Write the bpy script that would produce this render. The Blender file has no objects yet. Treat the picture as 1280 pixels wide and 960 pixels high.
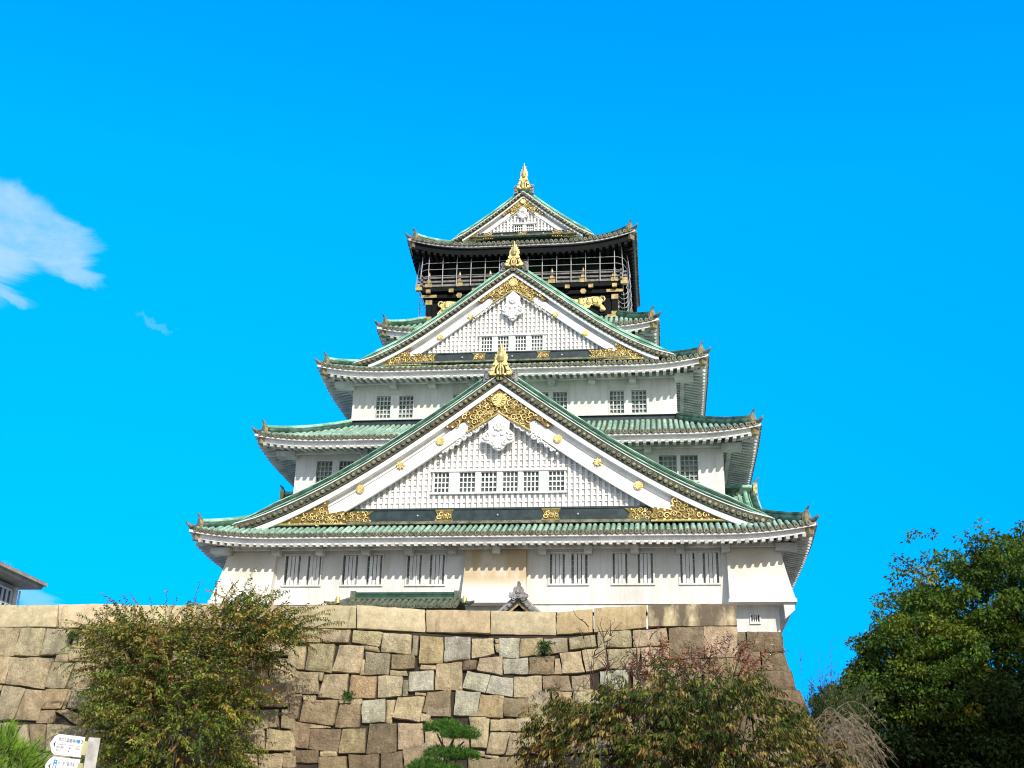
import bpy, math, random
import numpy as np
from mathutils import Vector, Matrix, noise
R = math.radians
scene = bpy.context.scene
rnd = random.Random(7)

# ------------------------------------------------------------------ camera
cam_d = bpy.data.cameras.new("camera"); cam = bpy.data.objects.new("camera", cam_d)
scene.collection.objects.link(cam); scene.camera = cam
cam_d.sensor_width = 36.0; cam_d.lens = 1491.76 / 1280 * 36; cam_d.clip_end = 6000; cam_d.clip_start = .1
PITCH, ROLL, YAW = R(22.1214), R(1.3603), R(7.3264)
CAM = Vector((7.751, -54.394, 1.6))
FW = Vector((-math.sin(YAW)*math.cos(PITCH), math.cos(YAW)*math.cos(PITCH), math.sin(PITCH)))
R0 = Vector((math.cos(YAW), math.sin(YAW), 0)); U0 = R0.cross(FW)
RT = R0*math.cos(ROLL)+U0*math.sin(ROLL); UP = U0*math.cos(ROLL)-R0*math.sin(ROLL)
cam.matrix_world = Matrix(((RT.x, UP.x, -FW.x, CAM.x), (RT.y, UP.y, -FW.y, CAM.y), (RT.z, UP.z, -FW.z, CAM.z), (0, 0, 0, 1)))

# ------------------------------------------------------------------ light
SUN_EL, SUN_AZ = R(33), R(27)          # azimuth: to the right of the facade's normal
SUNV = Vector((math.sin(SUN_AZ)*math.cos(SUN_EL), -math.cos(SUN_AZ)*math.cos(SUN_EL), math.sin(SUN_EL)))
sd = bpy.data.lights.new("sun", 'SUN'); sd.energy = 4.3; sd.angle = R(.5); sd.color = (1, .945, .86)
so = bpy.data.objects.new("sun", sd); scene.collection.objects.link(so)
so.rotation_euler = (-SUNV).to_track_quat('-Z', 'Y').to_euler(); so.location = (30, -60, 60)

world = bpy.data.worlds.new("World"); scene.world = world; world.use_nodes = True
wn, wl = world.node_tree.nodes, world.node_tree.links
wn.clear()
def N(t, **kw):
    n = wn.new(t)
    for k, v in kw.items(): setattr(n, k, v)
    return n
def wmath(op, a, b=None, clamp=False):
    n = wn.new('ShaderNodeMath'); n.operation = op; n.use_clamp = clamp
    for i, v in enumerate((a, b)):
        if v is None: continue
        if hasattr(v, 'is_linked'): wl.new(v, n.inputs[i])
        else: n.inputs[i].default_value = v
    return n.outputs[0]
wout = N('ShaderNodeOutputWorld'); bg = N('ShaderNodeBackground'); wl.new(bg.outputs[0], wout.inputs[0])
bg.inputs[1].default_value = 0.1
sky = N('ShaderNodeTexSky'); sky.sky_type = 'NISHITA'; sky.sun_disc = False
sky.sun_elevation = SUN_EL; sky.sun_rotation = math.pi - SUN_AZ
sky.air_density = 1.0; sky.dust_density = .3; sky.ozone_density = 2.0
geo = N('ShaderNodeTexCoord')
def wdot(v):
    n = wn.new('ShaderNodeVectorMath'); n.operation = 'DOT_PRODUCT'
    wl.new(geo.outputs['Generated'], n.inputs[0]); n.inputs[1].default_value = v; return n.outputs['Value']
def mixc(f, a, b):
    n = wn.new('ShaderNodeMix'); n.data_type = 'RGBA'
    for i, v in ((0, f), (6, a), (7, b)):
        if hasattr(v, 'is_linked'): wl.new(v, n.inputs[i])
        else: n.inputs[i].default_value = v
    return n.outputs[2]
def maprange(v, a, b, c=0., d=1., kind='SMOOTHSTEP'):
    n = wn.new('ShaderNodeMapRange'); n.interpolation_type = kind
    wl.new(v, n.inputs[0])
    for i, x in enumerate((a, b, c, d)): n.inputs[i+1].default_value = x
    return n.outputs[0]
# deep azure away from the sun (clear dry autumn air), brighter milky air around the sun
tint = N('ShaderNodeMix'); tint.data_type = 'RGBA'; tint.blend_type = 'MULTIPLY'; tint.inputs[0].default_value = 1
wl.new(sky.outputs[0], tint.inputs[6])
elev = maprange(wdot((0, 0, 1)), .12, .52, kind='LINEAR')
wl.new(mixc(elev, (.0, .93, 2.2, 1), (.0, 2.6, 4.2, 1)), tint.inputs[7])
sunside = maprange(wdot(tuple(SUNV)), .1, .95)
hazy = mixc(sunside, tint.outputs[2], (9.6, 9.1, 8.3, 1))
# wispy clouds, low in the west
def dirpx(px, py): return (FW + RT*((px-640)/1491.76) + UP*((480-py)/1491.76)).normalized()
mp = N('ShaderNodeMapping'); wl.new(geo.outputs['Generated'], mp.inputs[0]); mp.inputs['Scale'].default_value = (5, 5, 9)
ns = N('ShaderNodeTexNoise'); wl.new(mp.outputs[0], ns.inputs[0]); ns.inputs['Scale'].default_value = 2.2
ns.inputs['Detail'].default_value = 9; ns.inputs['Roughness'].default_value = .62; ns.inputs['Distortion'].default_value = .9
ns2 = N('ShaderNodeTexNoise'); wl.new(mp.outputs[0], ns2.inputs[0]); ns2.inputs['Scale'].default_value = 9
ns2.inputs['Detail'].default_value = 8; ns2.inputs['Roughness'].default_value = .7
wob = N('ShaderNodeVectorMath'); wob.operation = 'MULTIPLY_ADD'
sub_ = N('ShaderNodeVectorMath'); sub_.operation = 'SUBTRACT'; wl.new(ns.outputs['Color'], sub_.inputs[0]); sub_.inputs[1].default_value = (.5, .5, .5)
wl.new(sub_.outputs[0], wob.inputs[0]); wob.inputs[1].default_value = (.075, .075, .05); wl.new(geo.outputs['Generated'], wob.inputs[2])
def cdot(v):
    n = wn.new('ShaderNodeVectorMath'); n.operation = 'DOT_PRODUCT'; wl.new(wob.outputs[0], n.inputs[0]); n.inputs[1].default_value = v; return n.outputs['Value']
cloud = None
CL = [((-8, 268), 84, 46, .95), ((50, 300), 66, 36, .85), ((-10, 316), 60, 34, .8), ((88, 334), 44, 15, .6), ((0, 361), 46, 11, .5), ((190, 404), 30, 5, .24), ((40, 748), 80, 16, .42), ((-80, 300), 100, 80, .9)]
for (cx, cy), rx, ry, amp in CL:
    d = dirpx(cx, cy); ex = (dirpx(cx+40, cy+20)-d).normalized(); ey = d.cross(ex).normalized()
    u = wmath('DIVIDE', wmath('SUBTRACT', cdot(tuple(ex)), d.dot(ex)), rx/1491.76)
    v = wmath('DIVIDE', wmath('SUBTRACT', cdot(tuple(ey)), d.dot(ey)), ry/1491.76)
    r2 = wmath('ADD', wmath('MULTIPLY', u, u), wmath('MULTIPLY', v, v))
    m = wmath('MULTIPLY', maprange(r2, 1.15, 0.), amp)
    m = wmath('MULTIPLY', m, wmath('GREATER_THAN', wdot(tuple(d)), .5))
    cloud = m if cloud is None else wmath('MAXIMUM', cloud, m)
nz = wmath('ADD', wmath('MULTIPLY', ns.outputs[0], .6), wmath('MULTIPLY', ns2.outputs[0], .4))
dens = wmath('MULTIPLY', maprange(cloud, .0, .75), maprange(nz, .30, .62, .42, 1.))
dens = wmath('MULTIPLY', dens, .66)
final = mixc(dens, hazy, (6.4, 8.3, 9.8, 1))
wl.new(final, bg.inputs[0])

vs = scene.view_settings
vs.view_transform = 'Standard'; vs.look = 'None'; vs.exposure = 0.0; vs.gamma = 1.0; vs.use_curve_mapping = False
scene.cycles.use_denoising = True; scene.cycles.filter_width = 1.1
scene.cycles.max_bounces = 6; scene.cycles.transparent_max_bounces = 4

# ------------------------------------------------------------------ materials
MATS = {}
class NT:
    def __init__(s, name):
        s.m = bpy.data.materials.new(name); s.m.use_nodes = True; s.t = s.m.node_tree; s.b = s.t.nodes['Principled BSDF']
        s.b.inputs['Specular IOR Level'].default_value = .3; MATS[name] = s.m
        s.co = s.t.nodes.new('ShaderNodeTexCoord').outputs['Object']
        s.geo = s.t.nodes.new('ShaderNodeNewGeometry')
    def set(s, k, v):
        if hasattr(v, 'is_linked'): s.t.links.new(v, s.b.inputs[k])
        else: s.b.inputs[k].default_value = v
    def pos(s, scale=(1, 1, 1)):
        mp = s.t.nodes.new('ShaderNodeMapping'); s.t.links.new(s.geo.outputs['Position'], mp.inputs[0]); mp.inputs['Scale'].default_value = scale
        return mp.outputs[0]
    def noise(s, scale, detail=4, rough=.55, sc=(1, 1, 1), lo=.35, hi=.65, dist=0.):
        n = s.t.nodes.new('ShaderNodeTexNoise'); s.t.links.new(s.pos(sc), n.inputs[0])
        n.inputs['Scale'].default_value = scale; n.inputs['Detail'].default_value = detail; n.inputs['Roughness'].default_value = rough; n.inputs['Distortion'].default_value = dist
        r = s.t.nodes.new('ShaderNodeMapRange'); s.t.links.new(n.outputs[0], r.inputs[0]); r.inputs[1].default_value = lo; r.inputs[2].default_value = hi
        return r.outputs[0]
    def mix(s, f, a, b, mode='MIX'):
        n = s.t.nodes.new('ShaderNodeMix'); n.data_type = 'RGBA'; n.blend_type = mode
        for i, v in ((0, f), (6, a), (7, b)):
            if hasattr(v, 'is_linked'): s.t.links.new(v, n.inputs[i])
            else: n.inputs[i].default_value = (v if isinstance(v, (int, float)) else tuple(v)+(1,)) if i else v
        return n.outputs[2]
    def math(s, op, a, b):
        n = s.t.nodes.new('ShaderNodeMath'); n.operation = op; n.use_clamp = True
        for i, v in enumerate((a, b)):
            if hasattr(v, 'is_linked'): s.t.links.new(v, n.inputs[i])
            else: n.inputs[i].default_value = v
        return n.outputs[0]
    def attr(s, name):
        n = s.t.nodes.new('ShaderNodeAttribute'); n.attribute_name = name; return n.outputs['Color']
    def bump(s, h, strength=.4, dist=.05):
        n = s.t.nodes.new('ShaderNodeBump'); n.inputs['Strength'].default_value = strength; n.inputs['Distance'].default_value = dist
        s.t.links.new(h, n.inputs['Height']); s.t.links.new(n.outputs[0], s.b.inputs['Normal'])
    def zramp(s, z0, z1):
        sp = s.t.nodes.new('ShaderNodeSeparateXYZ'); s.t.links.new(s.geo.outputs['Position'], sp.inputs[0])
        r = s.t.nodes.new('ShaderNodeMapRange'); s.t.links.new(sp.outputs[2], r.inputs[0]); r.inputs[1].default_value = z0; r.inputs[2].default_value = z1
        return r.outputs[0]
def M(name): return MATS[name]
def simple(name, col, rough=.6, metal=0., var=.25, scale=3., bump=0., spec=.3):
    n = NT(name); a = n.noise(scale, 5)
    n.set('Base Color', n.mix(a, tuple(c*(1-var) for c in col), tuple(min(1, c*(1+var*.6)) for c in col)))
    n.set('Roughness', rough); n.set('Metallic', metal); n.set('Specular IOR Level', spec)
    if bump: n.bump(n.noise(scale*6, 6, lo=.2, hi=.8), bump)
    return n
# white lime plaster with rain streaks and grey patches
n = NT('plaster')
c = n.mix(n.noise(.55, 6, .6, (1, 1, .55), .42, .75), (.80, .79, .755), (.64, .62, .56))
c = n.mix(n.math('MULTIPLY', n.noise(1.6, 6, .65, (2.2, 2.2, .22), .46, .80), .62), c, (.47, .45, .38))
c = n.mix(n.math('MULTIPLY', n.noise(7, 6, .7, (1, 1, .5), .55, .75), .3), c, (.55, .53, .47))
n.set('Base Color', c); n.set('Roughness', .8); n.bump(n.noise(9, 6, .6, lo=.2, hi=.8), .12, .03)
# the flared bays: plaster yellowed where the eaves drip
n = NT('plaster_yellowed')
f = n.math('MULTIPLY', n.zramp(14.2, 15.05), n.noise(.9, 6, .6, (1, 1, .5), .25, .6))
c = n.mix(n.noise(.6, 6, .6, (1, 1, .55), .42, .75), (.78, .755, .69), (.62, .59, .52))
n.set('Base Color', n.mix(n.math('MULTIPLY', f, .5), c, (.56, .45, .26))); n.set('Roughness', .8); n.bump(n.noise(9, 6, .6, lo=.2, hi=.8), .12, .03)
n = NT('plaster_ochre')
f = n.math('MULTIPLY', n.zramp(13.75, 14.5), n.noise(1.1, 6, .6, (1, 1, .35), .15, .5))
n.set('Base Color', n.mix(n.math('MULTIPLY', f, .95), (.83, .80, .73), (.54, .42, .24))); n.set('Roughness', .8)
simple('white_wood', (.80, .79, .76), .6, 0, .12, 1.5)
simple('soffit_grey', (.27, .27, .235), .8, 0, .3, 1.3)  # toned darker than the rafters; shade in the gaps is put into the colour
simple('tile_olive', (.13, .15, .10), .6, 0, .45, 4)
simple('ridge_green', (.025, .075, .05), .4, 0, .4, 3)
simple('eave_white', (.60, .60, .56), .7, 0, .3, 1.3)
# verdigris copper tiles
n = NT('verdigris')
c = n.mix(n.noise(1.1, 5, .6, (1, 1, 1), .38, .62), (.26, .46, .355), (.50, .71, .58))
c = n.mix(n.math('MULTIPLY', n.noise(1., 3, .6, (3.4, .3, .3), .42, .62), .5), c, (.10, .21, .14))
c = n.mix(n.math('MULTIPLY', n.noise(4.5, 6, .7, (1, 1, 1), .5, .68), .85), c, (.13, .14, .075))
c = n.mix(n.math('MULTIPLY', n.noise(.35, 4, .6, (1, 1, 1), .48, .66), .5), c, (.10, .22, .14))
n.set('Base Color', c); n.set('Roughness', .6); n.bump(n.noise(14, 6, lo=.2, hi=.8), .3, .03)
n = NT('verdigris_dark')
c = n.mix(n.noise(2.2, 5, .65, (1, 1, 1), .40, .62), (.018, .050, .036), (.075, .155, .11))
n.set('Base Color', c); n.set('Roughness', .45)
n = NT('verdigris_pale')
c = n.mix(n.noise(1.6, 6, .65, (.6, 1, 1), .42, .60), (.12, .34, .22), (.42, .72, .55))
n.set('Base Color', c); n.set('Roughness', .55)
n = NT('tile_end')
c = n.mix(n.noise(3.5, 5, .65, (1, 1, 1), .38, .62), (.085, .085, .058), (.27, .25, .175))
n.set('Base Color', c); n.set('Roughness', .55); n.set('Metallic', .25)
simple('tile_dark', (.085, .092, .06), .8, 0, .45, 4)  # dark olive of pan tiles, verge band and disc centres
simple('tile_grey', (.30, .29, .28), .55, 0, .55, 4)
n = NT('gold')
c = n.mix(n.noise(5, 5, .6, (1, 1, 1), .35, .7), (.82, .66, .29), (.50, .38, .14))
n.set('Base Color', c); n.set('Metallic', .6); n.set('Roughness', .42); n.bump(n.noise(22, 4, lo=.2, hi=.8), .5, .03)
n = NT('gold_back'); n.set('Base Color', n.mix(n.noise(9, 4), (.10, .065, .02), (.30, .205, .06))); n.set('Metallic', .4); n.set('Roughness', .55)
n = NT('gold_worn')
c = n.mix(n.noise(5, 5, .6, (1, 1, 1), .35, .65), (.55, .43, .20), (.26, .20, .10))
n.set('Base Color', c); n.set('Metallic', .6); n.set('Roughness', .45)
simple('lacquer', (.006, .007, .008), .6, 0, .4, 3, 0, .12)
simple('panel_green', (.020, .034, .024), .4, 0, .4, 2, 0, .3)
simple('lacquer_teal', (.028, .048, .052), .4, 0, .4, 3, 0, .4)
simple('black_wood', (.009, .009, .010), .7, spec=.15)
n = NT('glass'); n.set('Base Color', n.mix(n.noise(1.3, 4, .6, (1, 1, 1), .4, .6), (.02, .035, .035), (.075, .115, .11))); n.set('Roughness', .16); n.set('Specular IOR Level', .6)
n = NT('glass_teal'); n.set('Base Color', n.mix(n.noise(1.8, 4, .6, (1, 1, 1), .4, .6), (.07, .13, .125), (.24, .34, .32))); n.set('Roughness', .2); n.set('Specular IOR Level', .6)
simple('grey_bar', (.46, .46, .42), .6, 0, .25, 6)
simple('net_metal', (.50, .49, .47), .45, .3, .2)
simple('rail_wood', (.22, .21, .19), .6, 0, .4, 5)
simple('maroon', (.030, .010, .014), .6)
# stone: colour per block, with stains, bedding and lichen of its own
n = NT('stone')
c0 = n.attr('col')
c = n.mix(1., c0, n.mix(n.noise(2.4, 8, .7, (1, 1, 1), .25, .75), (.50, .48, .44), (1.32, 1.3, 1.26)), 'MULTIPLY')
c = n.mix(1., c, n.mix(n.noise(16, 6, .8, (1, 1, .6), .3, .7), (.72, .71, .69), (1.2, 1.2, 1.19)), 'MULTIPLY')
c = n.mix(n.math('MULTIPLY', n.noise(.9, 7, .7, (2.6, 2.6, .4), .48, .70), .48), c, (.085, .066, .045))
c = n.mix(n.math('MULTIPLY', n.noise(7, 7, .75, (1, 1, 1), .56, .72), .45), c, (.42, .39, .31))
n.set('Base Color', c); n.set('Roughness', .9); n.set('Specular IOR Level', .15); n.bump(n.noise(7, 9, .72, (1, 1, 1), .1, .9), 1.0, .16)
n = NT('cap_stone')
c = n.mix(1., n.attr('col'), n.mix(n.noise(3, 8, .7, (1, 1, 1), .25, .75), (.62, .60, .56), (1.26, 1.24, 1.2)), 'MULTIPLY')
c = n.mix(1., c, n.mix(n.noise(18, 6, .8, (1, 1, .6), .3, .7), (.76, .75, .73), (1.16, 1.16, 1.15)), 'MULTIPLY')
c = n.mix(n.math('MULTIPLY', n.noise(.7, 6, .65, (3., 3., .35), .56, .70), .55), c, (.13, .10, .07))
n.set('Base Color', c); n.set('Roughness', .9); n.set('Specular IOR Level', .15); n.bump(n.noise(14, 8, .7, (1, 1, 1), .1, .9), .4, .05)
n = NT('cap_stone_stained')
c = n.mix(1., n.attr('col'), n.mix(n.noise(3, 8, .7, (1, 1, 1), .25, .75), (.7, .68, .64), (1.18, 1.16, 1.12)), 'MULTIPLY')
c = n.mix(n.math('MULTIPLY', n.noise(.62, 6, .6, (1.9, 1.9, .16), .42, .56), .85), c, (.075, .055, .042))
n.set('Base Color', c); n.set('Roughness', .9); n.set('Specular IOR Level', .15); n.bump(n.noise(14, 8, .7, (1, 1, 1), .1, .9), .4, .05)
simple('gap_earth', (.045, .036, .026), .95)
simple('gravel', (.36, .33, .28), .95, 0, .3, 2)
simple('bark', (.075, .055, .04), .9, 0, .4, 8, .4)
simple('dry_twig', (.25, .205, .145), .9, 0, .35, 8)
simple('dark_twig', (.09, .06, .045), .9, 0, .35, 8)
n = NT('leaf'); n.set('Base Color', n.attr('col')); n.set('Roughness', .6); n.set('Specular IOR Level', .15)
tr = n.t.nodes.new('ShaderNodeBsdfTranslucent'); n.t.links.new(n.attr('col'), tr.inputs[0]); mx = n.t.nodes.new('ShaderNodeMixShader'); mx.inputs[0].default_value = .22
n.t.links.new(n.b.outputs[0], mx.inputs[1]); n.t.links.new(tr.outputs[0], mx.inputs[2]); n.t.links.new(mx.outputs[0], n.t.nodes['Material Output'].inputs[0])
simple('sign_white', (.80, .80, .80), .4, 0, .05)
simple('sign_post', (.42, .41, .38), .5, .2, .25, 8)
simple('sign_bracket', (.45, .42, .22), .5, 0, .2)
simple('sign_ink', (.03, .03, .035), .6)
simple('sign_blue', (.02, .22, .62), .5)
simple('bld_roof', (.20, .15, .11), .7, 0, .3, 2)
simple('bld_fascia', (.50, .43, .33), .7, 0, .25, 2)
simple('bld_wall', (.42, .41, .36), .8, 0, .2, 1)

# ------------------------------------------------------------------ mesh helpers
COL = scene.collection
class MB:
    def __init__(s): s.v = []; s.f = []; s.mi = []; s.cols = []
    def add(s, vs, fs, mi=0):
        o = len(s.v); s.v += [tuple(p) for p in vs]
        for f in fs: s.f.append([i+o for i in f]); s.mi.append(mi)
    def quad(s, a, b, c, d, mi=0): s.add([a, b, c, d], [[0, 1, 2, 3]], mi)
    def box(s, x0, x1, y0, y1, z0, z1, mi=0):
        s.add([(x0, y0, z0), (x1, y0, z0), (x1, y1, z0), (x0, y1, z0), (x0, y0, z1), (x1, y0, z1), (x1, y1, z1), (x0, y1, z1)],
              [[0, 3, 2, 1], [4, 5, 6, 7], [0, 1, 5, 4], [1, 2, 6, 5], [2, 3, 7, 6], [3, 0, 4, 7]], mi)
    def beam(s, a, b, w, h, mi=0, up=(0, 0, 1)):
        a, b = Vector(a), Vector(b); d = (b-a).normalized(); u = Vector(up); x = d.cross(u)
        if x.length < 1e-4: x = d.cross(Vector((1, 0, 0)))
        x.normalize(); u = x.cross(d)
        vs = [p + x*sx*w/2 + u*sz*h/2 for p in (a, b) for sx, sz in ((-1, -1), (1, -1), (1, 1), (-1, 1))]
        s.add(vs, [[3, 2, 1, 0], [4, 5, 6, 7], [0, 1, 5, 4], [1, 2, 6, 5], [2, 3, 7, 6], [3, 0, 4, 7]], mi)
    def tube(s, pts, rad, n=6, mi=0, cap=True):
        pts = [Vector(p) for p in pts]; k = len(pts); rs = rad if isinstance(rad, (list, tuple)) else [rad]*k
        vs = []; px = None
        for i, p in enumerate(pts):
            d = (pts[min(i+1, k-1)] - pts[max(i-1, 0)])
            d = d.normalized() if d.length > 1e-6 else Vector((0, 0, 1))
            x = (px - d*px.dot(d)) if px else d.cross(Vector((0, 0, 1)) if abs(d.z) < .9 else Vector((1, 0, 0)))
            x.normalize(); px = x; y = d.cross(x)
            vs += [p + (x*math.cos(2*math.pi*j/n) + y*math.sin(2*math.pi*j/n))*rs[i] for j in range(n)]
        fs = [[i*n+j, i*n+(j+1) % n, (i+1)*n+(j+1) % n, (i+1)*n+j] for i in range(k-1) for j in range(n)]
        if cap: fs += [list(range(n))[::-1], [(k-1)*n+j for j in range(n)]]
        s.add(vs, fs, mi)
    def prism(s, poly, y0, y1, mi=0, mside=None):
        """polygon in x,z extruded from y0 (front) to y1"""
        n = len(poly); area = sum(poly[i][0]*poly[(i+1) % n][1]-poly[(i+1) % n][0]*poly[i][1] for i in range(n))
        if area < 0: poly = poly[::-1]
        vs = [(x, y0, z) for x, z in poly] + [(x, y1, z) for x, z in poly]
        s.add(vs, [list(range(n)), [n+i for i in range(n)][::-1]], mi)
        s.add(vs, [[i, n+i, n+(i+1) % n, (i+1) % n] for i in range(n)], mi if mside is None else mside)
    def disc(s, c, r, y0, y1, n=12, mi=0, dome=0.):
        x, z = c; pts = [(x+r*math.cos(2*math.pi*i/n), z+r*math.sin(2*math.pi*i/n)) for i in range(n)]
        s.prism(pts, y0, y1, mi)
        if dome:
            vs = [(p[0]*.62+x*.38, y0-dome*.7, p[1]*.62+z*.38) for p in pts]
            s.add([(p[0]*.9+x*.1, y0-.002, p[1]*.9+z*.1) for p in pts]+vs+[(x, y0-dome, z)], [[i, (i+1) % n, n+(i+1) % n, n+i] for i in range(n)]+[[n+i, n+(i+1) % n, 2*n] for i in range(n)], mi)
    def build(s, name, mats, parent=None, smooth=False, loc=None):
        me = bpy.data.meshes.new(name); me.from_pydata(s.v, [], s.f)
        for m in (mats if isinstance(mats, (list, tuple)) else [mats]): me.materials.append(MATS[m])
        me.polygons.foreach_set('material_index', s.mi)
        if smooth: me.polygons.foreach_set('use_smooth', [True]*len(s.f))
        if s.cols:
            a = me.color_attributes.new('col', 'FLOAT_COLOR', 'POINT'); a.data.foreach_set('color', np.array(s.cols, dtype=np.float32).ravel())
        me.update(); o = bpy.data.objects.new(name, me); COL.objects.link(o)
        if parent is not None: o.parent = parent
        return o
def tag(o, label=None, cat=None, group=None, kind=None):
    for k, v in (('label', label), ('category', cat), ('group', group), ('kind', kind)):
        if v: o[k] = v
    return o
def empty(name, label, cat, group=None):
    o = bpy.data.objects.new(name, None); COL.objects.link(o); return tag(o, label, cat, group)
def lab(o, label): o['label'] = label; return o
def lerp(a, b, t): return a+(b-a)*t

# ------------------------------------------------------------------ ground
g = MB(); g.quad((-2500, -2500, 0), (2500, -2500, 0), (2500, 2500, 0), (-2500, 2500, 0)); tag(g.build('ground', 'gravel'), kind='structure')
g = MB(); g.box(-34, 10.2, -3.2, 1.2, .02, 10.7); tag(g.build('terrace', 'gravel'), kind='structure')

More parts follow.
